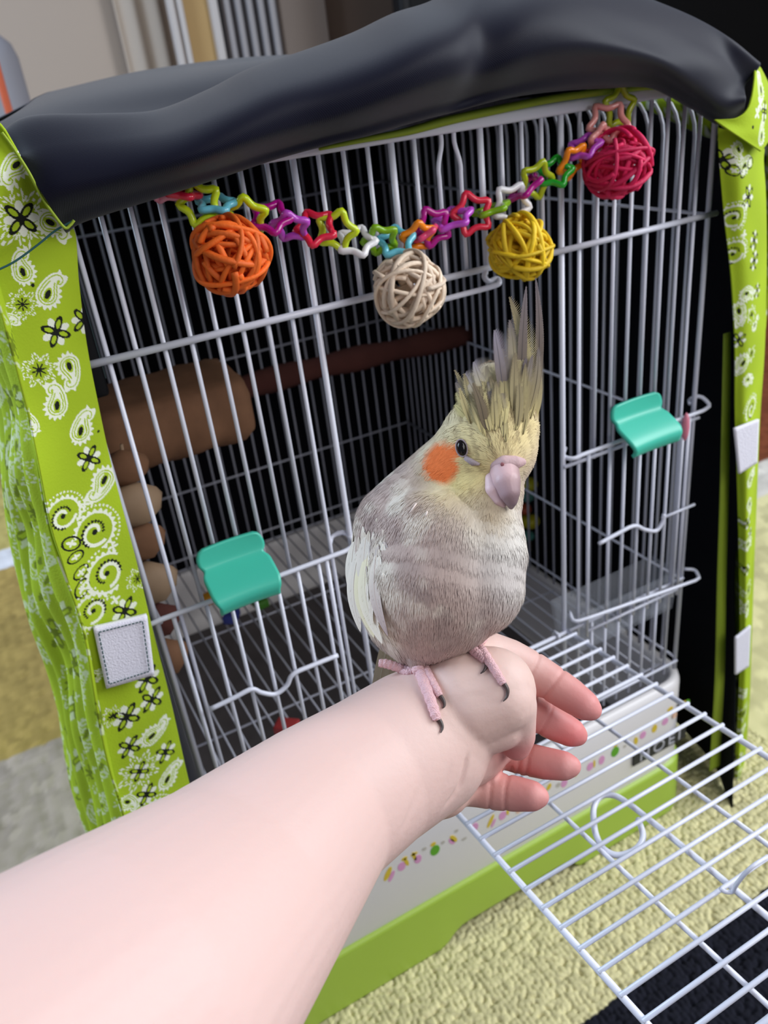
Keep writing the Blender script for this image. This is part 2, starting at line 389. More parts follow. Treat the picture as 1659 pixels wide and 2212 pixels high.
wire('perch_hook',spline(hw([(34.4,-23.5),(36.2,-23.3),(38.1,-23.2),(39.3,-24),(40.6,-24.6),(41.3,-24),(41.4,-23.3)]),30),0.17,fr)
wire('perch_hook',hw([(41.2,-23.6),(44.9,-23.6)]),0.13,fr)
wire('lower_rail',spline([(32.4,0.4,-30.0),(32.1,-0.6,-30.3),(33.5,-1.0,-30.3)],8).tolist()+[(45.6,-1.0,-31.6)]+spline([(46.2,-0.9,-31.6),(46.6,0,-31.4),(45.8,0.5,-31.2)],8).tolist(),0.16,fr)
# front door, swung down flat and pointing at the viewer
TH=-0.1
def D(x,u,lift=0.0): return np.array([x,-u*math.cos(TH)+lift*math.sin(TH),ZH-u*math.sin(TH)+lift*math.cos(TH)])
door=wire('front_door',[D(13.15,0.1),D(13.15,31.4)],0.2); tag(door,'white wire front door swung down flat towards the viewer')
wire('door_rail',[D(31.7,0.1),D(31.7,31.4)],0.2,door)
for x,u0 in ((18.45,0.6),(26.15,0.6)): wire('door_rail',[D(x,u0,-0.25),D(x,31.4,-0.25)],0.15,door)
hook=spline([D(*q,-0.4) for q in [(21.35,19.6),(21.94,18.75),(21.2,19.9),(20.2,20.35),(19.1,20.1),(18.75,19.3),(19.1,18.2),(19.7,17.3),(20.5,16.4),(21.5,15.95),(22.2,16.5),(22.4,17.8)]][1:],60)
hook=np.vstack([hook,[D(22.38,20,-0.3)],[D(22.35,31.4,-0.3)]])
wire('door_hook',hook,0.19,door)
wire('door_rail',[D(22.4,0.6,-0.3),D(22.4,11,-0.3)],0.15,door)
for k in range(-1,19):
    u=2.53+1.515*k
    if u<0.6: continue
    wire('door_wire',[D(13.0,u,0.16),D(31.95,u,0.16)],0.14,door)
wire('door_wire',[D(13.15,31.3),D(31.7,31.3)],0.2,door)
wire('door_wire',[D(13.15,0.15),D(31.7,0.15)],0.18,door)
for x in (14.5,30.6):
    wire('hinge_ring',spline([D(x,0.3,0.3),D(x,-0.3,0.3),D(x,-0.3,-0.4),D(x,0.3,-0.4),D(x,0.4,0.2)],16),0.12,door)
# small catch wire on the far part of the door
wire('door_catch',spline([on(1659,1850,1,-26.5),on(1625,1872,1,-26.5),on(1605,1892,1,-26.3),on(1590,1912,1,-26.0),on(1582,1926,1,-25.8),on(1566,1926,1,-25.6),on(1556,1918,1,-25.4)],24),0.12,door)
# teal tabs of the feeding cups resting on the feeder doors
def tab(x0,x1,zt,yb,label,par):
    prof=spline([(0.5,0),(0.42,-0.6),(0.3,-1.15),(0.05,-1.5),(-0.6,-1.85),(-1.4,-2.25),(-1.8,-2.5),(-1.95,-2.75),(-1.85,-3.15),(-1.7,-3.3)],40)
    L=np.r_[0,np.cumsum(np.linalg.norm(np.diff(prof,axis=0),axis=1))]; T=L[-1]; cx=(x0+x1)/2; hw_=(x1-x0)/2; P=[]
    for (y,z),l in zip(prof,L):
        e=min(l,T-0.35-l if l<T-0.5 else 0.15+0*l)/0.9; k=1-math.sqrt(max(0,1-(1-min(1,max(0,e)))**2))
        w=hw_-0.55*k-0.22*math.exp(-((l-1.55)/0.35)**2)
        P.append([(cx+w*f,yb+y-0.12*f*f,zt+z) for f in np.linspace(-1,1,25)])
    V,F,_=solid_sheet(np.array(P),-0.28); o=mesh('cup_tab',V,F,M_teal,par); tag(o,label); return o
tab(3.15,7.5,-12.3,-0.75,'teal plastic tab lying on the left feeder rail',fl)
tab(35.6,40.6,-12.2,-0.75,'teal plastic tab lying on the right feeder rail',fr)
V,F=ico(2); pc=on(1481,922,1,-1.0); mesh('pink_clip',pc+V*np.array([0.32,0.3,1.25]),F,mat('pink_plastic',(220,130,150),0.4),fr)
# clear feeding trough behind the lower right
def tray(cx,cy,z0,z1,sx,sy,th):
    # open box with thickness
    o=np.array([[-1,-1],[1,-1],[1,1],[-1,1]])*0.5; V=[];
    for (s,z) in ((1.0,z1),(0.92,z0)):
        for a in o: V.append((cx+a[0]*sx*s,cy+a[1]*sy*s,z))
    for (s,z) in ((1.0,z1),(0.92,z0+th)):
        for a in o: V.append((cx+a[0]*(sx*s-2*th),cy+a[1]*(sy*s-2*th),z))
    F=[(7,6,5,4),(12,13,14,15)]
    for i in range(4):
        j=(i+1)%4; F+= [(i,4+i,4+j,j)[::-1],(8+i,8+j,12+j,12+i)[::-1],(i,j,8+j,8+i)]
    return np.array(V),F
V,F=tray(39.0,2.0,-35.0,-31.0,12,3.4,0.2); tr=mesh('feeding_trough',V,F,M_clear,None,False); tag(tr,'clear plastic feeding trough hanging behind the lower right wires','trough')
for k in range(5): pass
# ---- base tray: rounded box shells
def rrect(x0,x1,y0,y1,r,n=8):
    P=[]
    for cx,cy,a in ((x1-r,y1-r,0),(x0+r,y1-r,PI/2),(x0+r,y0+r,PI),(x1-r,y0+r,3*PI/2)):
        for t in np.linspace(0,PI/2,n): P.append((cx+r*math.cos(a+t),cy+r*math.sin(a+t)))
    return P
def loft(rings):
    k=len(rings[0]); V=np.array([p for r in rings for p in r]); F=[]
    for i in range(len(rings)-1):
        for j in range(k): a=i*k+j;b=i*k+(j+1)%k; F.append((a,b,b+k,a+k))
    return V,F
def ring(ins,z,r=3.2): return [(x,y,z) for x,y in rrect(-1.0+ins,46.4-ins,-1.2+ins,51-ins,max(0.8,r-ins))]
V,F=loft([ring(0.2,-53.2),ring(0.0,-52.6),ring(0,-46),ring(0,-43.4),ring(0.2,-42.75),ring(0.7,-42.6),ring(1.05,-42.9),ring(1.1,-45),ring(1.4,-52.0)])
F.append(tuple(8*32+j for j in range(32)))
base=mesh('base_tray',V,F,M_plast,cage); tag(base,'white plastic tray with a printed fruit border along its front')
# lime green lower skirt with feet: front bottom edge follows a stepped profile
fr_prof=[(-1.6,-59.9),(15.8,-59.9),(16.6,-59.4),(17.6,-58.35),(18.4,-58.15),(29.6,-58.15),(30.7,-58.35),(31.5,-59.3),(32.0,-59.9),(46.8,-59.9)]
def zbot(x):
    return float(np.interp(x,[p[0] for p in fr_prof],[p[1] for p in fr_prof]))
def edge_ring(ins,zf):
    out=[]
    base_r=rrect(-1.3+ins,46.7-ins,-1.5+ins,51.3-ins,3.2)
    P=np.array(base_r+[base_r[0]]); L=np.r_[0,np.cumsum(np.linalg.norm(np.diff(P,axis=0),axis=1))]
    t=np.linspace(0,L[-1],241)[:-1]; X=np.interp(t,L,P[:,0]); Y=np.interp(t,L,P[:,1])
    return [(x,y,zf(x,y)) for x,y in zip(X,Y)]
V,F=loft([edge_ring(1.5,lambda x,y:-53.0),edge_ring(0.1,lambda x,y:-53.0),edge_ring(0,lambda x,y:-53.4),edge_ring(-0.1,lambda x,y:zbot(x)+0.3),edge_ring(-0.05,lambda x,y:zbot(x)),edge_ring(0.5,lambda x,y:zbot(x)),edge_ring(0.8,lambda x,y:-54)])
sk=mesh('base_skirt',V,F,M_green,cage); tag(sk,'lime green plastic stand with raised feet')
# printed border: fruit shapes on the tray front (flat print as thin coloured pads)
pm={k:mat('print_'+k,c,0.5) for k,c in dict(yellow=(226,196,60),pink=(228,160,205),green=(96,172,40),grey=(196,190,180),peach=(238,196,170)).items()}
def pad(px,py,w,h,rotd,colr,par=base):
    c=on(px,py,1,-1.225); a=np.linspace(0,2*PI,13)[:-1]; ca,sa=math.cos(math.radians(rotd)),math.sin(math.radians(rotd))
    P=[(c[0]+w*math.cos(t)*ca-h*math.sin(t)*sa,-1.225,c[2]+w*math.cos(t)*sa+h*math.sin(t)*ca) for t in a]
    V=P+[(x,-1.15,z) for x,y,z in P]; F=[tuple(range(12))]+[(i,(i+1)%12,12+(i+1)%12,12+i)[::-1] for i in range(12)]
    mesh('printed_fruit',np.array(V),F,pm[colr],par,False)
def seq(x0,y0,i):                                # one motif group at pixel
    pass
for (px,py,w,h,r_,cn) in [(838,1888,.28,.75,-30,'yellow'),(846,1893,.22,.6,-30,'pink'),(868,1872,.38,.5,0,'pink'),(878,1862,.18,.55,15,'yellow'),(874,1855,.3,.2,0,'yellow'),
   (903,1856,.36,.5,0,'pink'),(895,1850,.16,.6,10,'yellow'),(895,1845,.35,.16,0,'yellow'),(917,1834,.22,.2,0,'grey'),(940,1837,.48,.6,0,'green'),(936,1824,.28,.22,0,'yellow'),(957,1820,.2,.2,0,'grey'),
   (980,1812,.24,.6,28,'yellow'),(976,1818,.2,.5,28,'pink'),(986,1795,.2,.2,0,'grey'),(1003,1812,.28,.18,0,'grey'),(1026,1787,.36,.5,0,'pink'),(1060,1774,.22,.75,-30,'yellow'),(1066,1778,.16,.5,-30,'pink'),
   (1086,1762,.4,.5,0,'pink'),(1097,1754,.16,.4,0,'yellow'),(1120,1752,.28,.3,0,'peach'),(1186,1700,.26,.4,-25,'yellow'),(1206,1696,.26,.3,0,'grey'),(1219,1692,.38,.5,0,'pink'),(1247,1668,.2,.55,-30,'yellow'),(1275,1656,.4,.5,0,'pink'),(1284,1650,.14,.5,0,'yellow'),
   (1300,1642,.36,.55,0,'pink'),(1329,1624,.5,.62,0,'green'),(1330,1610,.25,.2,0,'yellow'),(1350,1612,.2,.2,0,'grey'),(1374,1600,.26,.5,10,'yellow'),(1389,1588,.4,.45,0,'pink'),(1414,1574,.35,.5,0,'yellow'),(1437,1559,.42,.42,0,'pink'),(1458,1545,.3,.4,0,'peach'),(1448,1532,.4,.25,0,'yellow'),(1478,1520,.4,.3,0,'yellow'),(1485,1518,.35,.35,0,'green')]:
    pad(px,py,w,h,r_,cn)
V,F=box((42.2,-1.28,-49.5),(6.9,0.24,1.75),0.06); pl=mesh('name_plate',np.array(V),F,M_darkplate,base,False); tag(pl,'dark plate with pale letters on the white tray')
tx=bpy.data.curves.new('letters','FONT'); tx.body='HOEI'; tx.size=0.0195; tx.align_x='CENTER'; tx.align_y='CENTER'; tx.extrude=0.0003; tx.space_character=1.35
to=bpy.data.objects.new('tmptext',tx); COL.objects.link(to); dg=bpy.context.evaluated_depsgraph_get(); dg.update()
me=bpy.data.meshes.new_from_object(to.evaluated_get(dg)); bpy.data.objects.remove(to)
lo=bpy.data.objects.new('lettering',me); COL.objects.link(lo); me.materials.append(M_letter); lo.parent=base
lo.location=W((42.2,-1.42,-49.5))-gorg(cage); lo.rotation_euler=(PI/2,0,0)
# grate and paper in the tray
V,F=box((22.7,25,-51.5),(42,48,0.2)); mesh('tray_paper',np.array(V),F,M_paper,cage,False)
for k in range(29): wire('floor_wire',[(1.5+k*S,1.0,-41.6),(1.5+k*S,49.5,-41.6)],0.1,None,5)
for y in (1.0,17,33,49.3): wire('floor_wire',[(1,y,-41.75),(44,y,-41.75)],0.12,None,5)

# ================================================================== THINGS IN THE CAGE
# half log ledge on the left, dark branch perch, hanging wooden toy, bead strand
lg=thing('wooden_ledge','pale half log ledge fixed inside the left of the cage','perch',(7,14,-11))
nn=15; V=[];F=[]
Y0=14; zc=-8.2
pf=[(-3.8,1.8),(0,2.1),(3.4,1.9),(4.2,0.8),(4.4,-1.0),(3.6,-2.5),(1.8,-3.1),(-1.8,-3.1),(-3.6,-2.5),(-4.4,-1.0),(-4.2,0.8)]
pf=spline(pf+[pf[0]],36)[:-1]
for i in range(nn):
    f=i/(nn-1); x=0.4+11.2*f; k=1-0.1*(max(0,abs(f-0.5)-0.44)/0.06)**2
    for (a,b) in pf: V.append((x+0.06*math.sin(a*3+b*2),Y0+a*k+0.08*math.sin(x*2+a),zc+b*k+0.07*math.sin(x*1.7+a*2)))
m_=len(pf)
for i in range(nn-1):
    for j in range(m_): a=i*m_+j;b=i*m_+(j+1)%m_; F.append((a,b,b+m_,a+m_))
F.append(tuple(range(m_))[::-1]);F.append(tuple((nn-1)*m_+j for j in range(m_)))
mesh('half_log',np.array(V),F,M_wood,lg)
V,F=tube([(0.1,Y0,-8.5),(0.9,Y0,-8.5)],1.1,12); mesh('wing_nut',V,F,M_greyf,lg)
pa=on(1012,722,1,34); pb=(0.6,34,pa[2]+0.4)
PP=spline([pb,((pa[0]+pb[0])/2,34.4,pa[2]+0.8),pa],24); V,F=tube(PP,[1.25+0.15*math.sin(i*1.3) for i in range(24)],10)
tag(mesh('branch_perch',V,F,M_dwood),'dark brown branch perch running across the back of the cage','perch')
hd=on(290,1040,1,6)
toy=thing('hanging_wooden_toy','hanging toy of pale and brown wooden pieces inside the lower left of the cage','toy',on(330,1420,1,6))
V,F=tube([on(262,960,1,6),on(350,1500,1,6)],0.12,6); mesh('cord',V,F,M_cream,toy)
for px,py,r,mm in ((272,1010,1.5,M_wood),(285,1090,2.0,M_cream),(300,1170,1.8,M_wood),(322,1260,2.0,M_cream),(338,1340,1.7,M_dwood),(352,1420,1.9,M_wood)):
    c_=on(px,py,1,6); mesh('wooden_piece',c_+ICO2[0]*np.array([r,r*.6,r*.8])*(1+0.1*np.sin(ICO2[0]*7).sum(1))[:,None],ICO2[1],mm,toy)
bs=thing('bead_strand','strand of yellow, teal and orange beads hanging at the right inside the cage','toy',on(1140,1190,1,30))
V,F=tube([on(1134,950,1,30),on(1146,1190,1,30)],0.12,6); mesh('cord',V,F,M_cream,bs)
for px,py,r,cc in ((1138,972,1.0,(90,170,170)),(1134,1008,0.9,(200,90,50)),(1142,1046,1.2,(206,200,40)),(1138,1072,1.0,(90,150,140)),(1132,1100,1.0,(190,80,45)),(1145,1126,1.3,(206,196,30)),(1140,1158,0.9,(90,160,150))):
    c_=on(px,py,1,30); mesh('bead',c_+ICO2[0]*np.array([r,r,r*.75]),ICO2[1],mat('bead_%d'%py,cc,0.4),bs)
# toy bits lying in the tray bottom left
for k,(px,py,cc,lb) in enumerate(((455,1290,(214,150,40),'small orange wooden block lying behind the left feeder door'),(500,1330,(60,70,150),'small blue block lying beside the orange block'),(560,1300,(70,130,40),'green leaf shaped toy piece lying in the tray'),(620,1570,(180,60,60),'small red chip lying in the tray near the arm'))):
    c_=on(px,py,2,-40.8); V,F=box((0,0,0),(2.2,1.6,1.0),0.2); V=np.array(V)@rotv([0,0,0.7*k+0.3]).T+c_
    tag(mesh('toy_block',V,F,mat('block_%d'%k,cc,0.6)),lb,'toy block','small toy pieces lying in the cage tray')
# framed panel at upper left inside
V,F=box((1.2,8.6,2.6),(1.0,7.6,12),0.25); hp=mesh('panel_heater',np.array(V),F,M_black); tag(hp,'dark framed panel hanging inside the upper left wall of the cage','panel')
V,F=box((1.75,8.6,2.6),(0.12,6.2,10.2)); mesh('glass_face',np.array(V)-0,F,mat('dim_teal_glass',(60,84,88),0.3),hp,False)

# ================================================================== COVER
def H2(i,j): return np.modf(np.abs(np.sin(i*127.1+j*311.7)*43758.5453))[0]
LIME=lin((166,192,40)); WHT=lin((228,232,214)); BLK=lin((24,26,22))
def ell(a,b,ca,cb,ra,rb,ang):
    c,s=math.cos(ang),math.sin(ang); x=a-ca;y=b-cb; u=x*c+y*s; v=-x*s+y*c; return np.sqrt((u/ra)**2+(v/rb)**2)
def m_flower(a,b,c):
    for k in range(4):
        an=k*PI/2; e=ell(a,b,0.52*math.cos(an),0.52*math.sin(an),0.42,0.24,an); c[e<1]=WHT
    for k in range(4):
        an=PI/4+k*PI/2; e=ell(a,b,0.5*math.cos(an),0.5*math.sin(an),0.52,0.25,an); c[(e<1)]=BLK; c[e<0.55]=LIME
def m_star(a,b,c):
    r=np.hypot(a,b); t=np.arctan2(b,a)
    rr=0.86+0.2*np.cos(8*t); d=np.abs(r-rr); c[(d<0.09)&(np.sin(t*34)>-0.35)]=WHT
    rr2=0.66+0.1*np.cos(8*t); c[(np.abs(r-rr2)<0.05)&(np.sin(t*26)>0)]=WHT
    c[r<0.14+0.34*np.abs(np.cos(4*t))**3]=BLK
SP=[(0,0,0.62),(0.18,0.28,0.52),(0.42,0.55,0.40),(0.66,0.72,0.30),(0.88,0.72,0.24),(0.98,0.55,0.2),(0.86,0.42,0.16),(0.74,0.5,0.1)]
SPd=spline(np.array(SP),26)
def m_paisley(a,b,c,flip=1):
    a=a*flip; a=a*1.15+0.28; b=b*1.15+0.2
    d=np.full(a.shape,9.)
    for x,y,r in SPd: d=np.minimum(d,np.hypot(a-x,b-y)-r)
    t=np.arctan2(b,a); r=np.hypot(a,b)
    sc=0.14+0.09*np.cos(t*15); side=(b-0.75*a<0.35)
    c[(d<sc)&side]=WHT; c[d<0.05]=WHT; c[(d<-0.06)&(d>-0.13)]=LIME; c[(d<-0.2)&(d>-0.28)&(r<0.8)]=LIME
    e=ell(a,b,0.02,0.03,0.27,0.15,0.9); c[e<1.5]=LIME; c[e<1]=BLK
def m_swirl(a,b,c,flip=1):
    a=a*flip; r=np.hypot(a,b); t=np.arctan2(b,a)%(2*PI)
    k=(r>0.86+0.0)&(r<1.02+0.07*np.cos(t*22))&((t<PI*1.25)|(t>PI*1.85)); c[k]=WHT
    rs=0.1+0.30*t/PI; c[(np.abs(r-rs)<0.085)&(t>0.5)]=WHT
    rb=0.38+0.18*t/PI; c[(np.abs(r-rb)<0.05+0.035*np.cos(r*0+t*20))&(t>0.4)&(t<5.0)]=BLK
    c[r<0.13]=BLK
    c[(np.abs(r-1.22)<0.05)&(np.sin(t*40)>0)&(t<PI)]=WHT
def m_oval(a,b,c):
    e=ell(a,b,0,0,1,0.68,0); c[(e<1)&(e>0.78)]=BLK
    r=np.hypot(a*0.9,b*1.3); t=np.arctan2(b,a); c[r<0.34+0.14*np.cos(4*t)]=WHT
def m_cross(a,b,c):
    t=np.arctan2(b,a); r=np.hypot(a,b); c[r<0.6+0.35*np.cos(4*t)]=WHT; 
def m_dot(a,b,c): c[np.hypot(a,b)<0.8]=BLK
MOT=dict(f=m_flower,s=m_star,p=m_paisley,w=m_swirl,o=m_oval,c=m_cross,d=m_dot)
def bandana(U,Vv,mot,fade=0):
    c=np.empty(U.shape+(3,)); c[:]=LIME
    c*= (0.95+0.08*np.sin(U*0.9+np.sin(Vv*0.7)))[...,None]
    for (u,v,k,s,ang,*fl) in mot:
        m=(np.abs(U-u)<1.6*s)&(np.abs(Vv-v)<1.6*s)
        if not m.any(): continue
        x=(U[m]-u)/s;y=(Vv[m]-v)/s; ca,sa=math.cos(ang),math.sin(ang); a=x*ca+y*sa; b=-x*sa+y*ca
        cc=c[m]; (MOT[k](a,b,cc,fl[0]) if fl and k in 'pw' else MOT[k](a,b,cc)); c[m]=cc*(1-fade)+c[m]*fade
    return c
def scatter(u0,u1,v0,v1,p,seed=1):
    out=[]; rs=random.Random(seed); i=0; v=v0
    while v<v1:
        u=u0+(0.5*p if i%2 else 0)
        while u<u1:
            k=rs.choice('ppfsfwp'); s={'p':0.36,'f':0.27,'s':0.34,'w':0.42}[k]*p
            out.append((u+rs.uniform(-.1,.1)*p,v+rs.uniform(-.1,.1)*p,k,s,rs.uniform(0,6.28),rs.choice((-1,1)))); out.append((u+p*0.5,v+rs.uniform(-.1,.1)*p,rs.choice('cdd'),0.07*p,0))
            u+=p
        v+=p*0.62; i+=1
    return out
cover=thing('cage_cover','navy lined cage cover with lime green paisley bandana print draped over the cage','cover',(22.5,25,FLOOR))
def cloth(name,G,m,n,mot=None,par=None,mater=None,th=0.12,label=None,wr=None,uv=None,fade=0):
    P=grid_spline(G,m,n)
    if uv is None:
        du=np.r_[0,np.cumsum(np.linalg.norm(np.diff(P[m//2],axis=0),axis=1))]; dv=np.r_[0,np.cumsum(np.linalg.norm(np.diff(P[:,n//2],axis=0),axis=1))]
        U,Vv=np.meshgrid(du,dv)
    else: U,Vv=uv(P)
    if wr: P=wr(P,U,Vv)
    V,F,k=solid_sheet(P,th)
    if mot is not None:
        c=bandana(U,Vv,mot,fade).reshape(-1,3); C=np.vstack([c,c])
        o=mesh(name,V,F,M_print,par or cover,True,C)
    else: o=mesh(name,V,F,mater,par or cover)
    if label: tag(o,label)
    return o
# --- left front strip (faces the viewer).  rows top to bottom: left edge, middle, right edge
YL=-1.6
def sp(rows,ys):
    G=[]
    for (xl,xr,yp) in rows: pass
rowsL=[((-75,250),(-15,262),(8,283)),((-70,330),(10,318),(50,352)),((-60,420),(50,400),(100,432)),((-45,520),(70,492),(143,490)),((-20,575),(80,540),(163,505)),((0,640),(92,610),(171,610)),((30,740),(115,730),(188,745)),((60,880),(145,868),(214,880)),((84,1000),(168,995),(240,1000)),((112,1140),(200,1140),(276,1140)),((140,1230),(222,1225),(298,1225)),((180,1370),(258,1360),(330,1360)),((215,1520),(292,1510),(368,1510)),((243,1680),(325,1670),(404,1670)),((272,1790),(352,1780),(432,1780)),((310,1960),(395,1950),(480,1950))]
G=[]
for i,(a,b,c_) in enumerate(rowsL):
    ya=-3.0-0.5*math.sin(i*0.9); yb=-2.0; yc=-1.0
    if i<4: ya-=0.5; yb-=1.4*(4-i)/4; yc-=2.6*(4-i)/4
    G.append([on(*a,1,ya),on(*b,1,yb),on(*c_,1,yc)])
pxm=[(25,365,'p',42,-1.2,-1),(42,468,'s',62,0.3),(42,470,'f',40,0.3),(118,490,'p',44,1.8),(48,575,'p',40,-0.5),(112,628,'p',44,0.2),(70,615,'d',5,0),(47,655,'s',30,0.4),(122,718,'f',34,0),(82,795,'s',34,0.2),(152,805,'p',42,2.6),(190,700,'f',32,0.5),(118,862,'p',42,1.2,-1),(182,925,'p',42,0.0),(195,995,'f',30,0.2),(219,942,'d',4,0),(240,1028,'d',4,0),
 (222,1055,'p',44,3.4),(182,1088,'c',14,0.7),(130,1100,'w',42,0.6),(205,1150,'w',48,1.2),(248,1188,'c',13,0.3),(148,1160,'o',24,0.9),(158,1190,'o',20,0.2),(170,1224,'o',20,-0.2),(172,1258,'o',24,-0.7),(232,1240,'w',48,5.0,-1),(198,1310,'w',42,5.4,-1),(250,1298,'c',13,0),(305,1265,'s',26,0),(272,1325,'f',32,0.2),(322,1475,'f',32,0.3),(332,1520,'f',30,0.4),(272,1545,'f',34,0.2),(278,1608,'f',28,0.3),(338,1588,'p',38,2.4,-1),
 (362,1635,'f',26,0.2),(300,1662,'s',44,0.1),(300,1662,'f',24,0.1),(372,1685,'p',36,0.3),(315,1712,'f',26,0.2),(275,1722,'p',28,2.0),(238,1540,'s',24,0),(205,1450,'p',26,1),(330,1760,'w',40,1),(380,1800,'f',28,.3),(20,800,'s',26,0),(10,690,'p',30,1),(55,900,'p',30,2)]
mL=[]
for q in pxm:
    c_=on(q[0],q[1],1,-2.0); dp=(RM@(c_-CAM))[2]; mL.append((c_[0],c_[2],q[2],q[3]*dp/FPX*1.0,-q[4]+0.2,*q[5:]))
cloth('front_strip',G,1150,110,mL,label='left front strip of lime green bandana print',uv=lambda P:(P[:,:,0],P[:,:,2]))
# hook and loop patch on the left strip
def quadpatch(name,pts,y,th,m,par,n=16):
    A=[on(px,py,1,y) for px,py in pts]; P=np.array([[A[0]*(1-u)*(1-v)+A[1]*u*(1-v)+A[2]*u*v+A[3]*(1-u)*v for u in np.linspace(0,1,n)] for v in np.linspace(0,1,n)])
    V,F,_=solid_sheet(P,th); return mesh(name,V,F,m,par)
pt=quadpatch('fastening_patch',[(202,1358),(318,1330),(334,1458),(230,1488)],-2.9,0.3,M_vel,cover); tag(pt,'white square loop tape patch on the left strip')
st_pts=[(213,1366),(308,1342),(323,1450),(236,1478),(213,1366)]
for (a,b) in zip(st_pts[:-1],st_pts[1:]):
    A=on(*a,1,-3.0);B=on(*b,1,-3.0); n=12
    mb=MB()
    for k in range(n):
        V,F=tube([A+(B-A)*(k+0.1)/n,A+(B-A)*(k+0.75)/n],0.035,5); mb.add(V,F)
    mb.build('stitching',M_thread,pt)
# side panel on the left (outside, print seen at a grazing angle)
sil=[(-60,560),(-25,740),(5,900),(18,1060),(35,1180),(70,1330),(118,1470),(150,1600),(168,1720),(215,1850),(260,1980)]
fold=[(-45,500),(30,745),(58,880),(80,1000),(105,1110),(140,1235),(180,1370),(213,1520),(243,1680),(278,1810),(310,1960)]
G=[]
for i,(s_,f_) in enumerate(zip(sil,fold)):
    a=on(*f_,1,-3.1); b=on(*s_,1,9); mid=(a+b)/2+np.array([-0.25*((i%2)*2-1),0,0]); z=b[2]
    G.append([a,mid,b,(b[0]+0.5,24,b[2]-2),(b[0]+1.5,40,b[2]-3),(min(-1.5,b[0]+3),53.5,b[2]-3)])
G=[[np.array(p,float) for p in r] for r in G]
topr=[[p+np.array([0.3*k,0,0]) for k,p in enumerate(G[0])]]
for k,p in enumerate(topr[0]): p[2]=10.8+0.2*min(k,2); 
G=topr+G
botr=[p.copy() for p in G[-1]]
for p in botr: p[2]=min(p[2],-40); p[0]-=1
bot2=[p.copy() for p in botr]
for p in bot2: p[2]=-59.6; p[0]-=0.6
G=G+[bot2]
cloth('side_panel',G,420,260,scatter(0,75,0,90,5.0,3),fade=0.45,label='left outer side panel of lime green bandana print',wr=lambda P,U,V_:P+np.stack([0.22*np.sin(U*2.1+0.5*np.sin(V_*0.4)),0*U,0*U],-1))
# lining inside, left / back / right
def plane_grid(a,b,c_,d_): return [[np.array(a,float),(np.array(a,float)+b)/2,np.array(b,float)],[(np.array(a,float)+d_)/2,(np.array(a,float)+b+c_+d_)/4,(np.array(b,float)+c_)/2],[np.array(d_,float),(np.array(c_,float)+d_)/2,np.array(c_,float)]]
wav=lambda P,U,V_:P+np.stack([0.25*np.sin(U*0.5),0.25*np.sin(U*0.6),0*U],-1)
cloth('back_panel',plane_grid((-3,53.5,10.5),(52,53.5,10.5),(53.5,54,-59),(-4,54,-59)),30,60,None,None,M_lining,wr=wav,label='dark navy lining at the back of the cover')
cloth('side_lining',plane_grid((-1.4,0.5,9.5),(-1.2,53,9.5),(-2.0,53,-59),(-2.6,0.5,-59)),30,60,None,None,M_lining)
RL=[[on(1556,262,1,-1.0),on(1545,300,0,49.5),(49,26,10),(48.5,53,10.5)],[(47.6,-1.5,-5),(49.4,10,-5),(50,26,-5),(49.5,53,-5)],[(50.3,-1.5,-19),(50.8,10,-19),(51,26,-19),(50,53,-19)],[on(1590,1200,1,-1.0),(52.5,10,-33),(52,26,-33),(50,53,-33)],[on(1590,1450,1,-2.0),(53,10,-46),(53,26,-46),(51,53,-46)],[on(1583,1745,1,-4.6),(53,4,-58.5),(53.5,26,-59),(52,53,-59)]]
cloth('side_lining',RL,60,60,None,None,M_lining,wr=wav)
# roof of the cover: navy
G=[[(-2.0,1.0,10.8),(10,1.5,11.0),(22,1.5,12.2),(34,1.5,12.2),(45,1.5,8.6)],
   [on(40,245,1,8),on(220,205,1,8),(22,8,13.0),(34,8,13.0),(48.5,8,8.8)],
   [on(75,216,1,22),on(300,166,1,22),(24,22,13.2),(36,22,12.6),(49,22,9.0)],
   [on(90,211,1,40),on(320,162,1,40),on(560,133,1,40),(38,40,12.6),(49,40,9.5)],
   [(-1,53.5,10.0),(12,53.7,10.3),(24,53.8,10.5),(38,53.8,10.5),(49,53.5,10)]]
cloth('roof_panel',G,70,90,None,None,M_navy,label='navy roof panel of the cover behind the folded flap')
# front flap folded up: big navy roll (columns along the width; rows: tucked under, lower edge, belly, upper belly, ridge, over the top)
bot=[(140,497),(180,473),(330,425),(460,382),(600,335),(720,303),(800,285),(900,255),(1000,228),(1100,205),(1200,192),(1300,186),(1410,186),(1500,232),(1562,268),(1600,245)]
rid=[(6,292),(70,258),(215,252),(340,243),(450,200),(540,155),(650,118),(760,78),(850,36),(940,6),(1050,-60),(1200,-75),(1390,-2),(1500,44),(1580,90),(1640,138)]
G=[[],[],[],[],[],[],[]]
for i,(b_,r_) in enumerate(zip(bot,rid)):
    b_=np.array(b_,float); r_=np.array(r_,float); f=i/15.0
    yb=-2.0-2.0*math.sin(min(1,f*1.1)*PI); ybel=yb-2.0*(0.5+0.5*math.sin(f*PI)); yr=-1.2+1.8*math.sin(f*PI)
    if i>=14: ybel=-3.2; yr=-2.4
    pbm=b_*0.66+r_*0.34; pum=b_*0.3+r_*0.7
    A=on(*b_,1,yb)
    G[0].append(A+np.array([0,max(0.3,-0.9-yb),0.6])); G[1].append(A); G[2].append(on(*(b_*0.88+r_*0.12),1,yb-0.9)); G[3].append(on(*pbm,1,ybel-0.6)); G[4].append(on(*pum,1,ybel+0.5)); R=on(*r_,1,yr); G[5].append(R)
    G[6].append(R+np.array([0.2,2.6,-1.3 if i<9 else -0.8]))
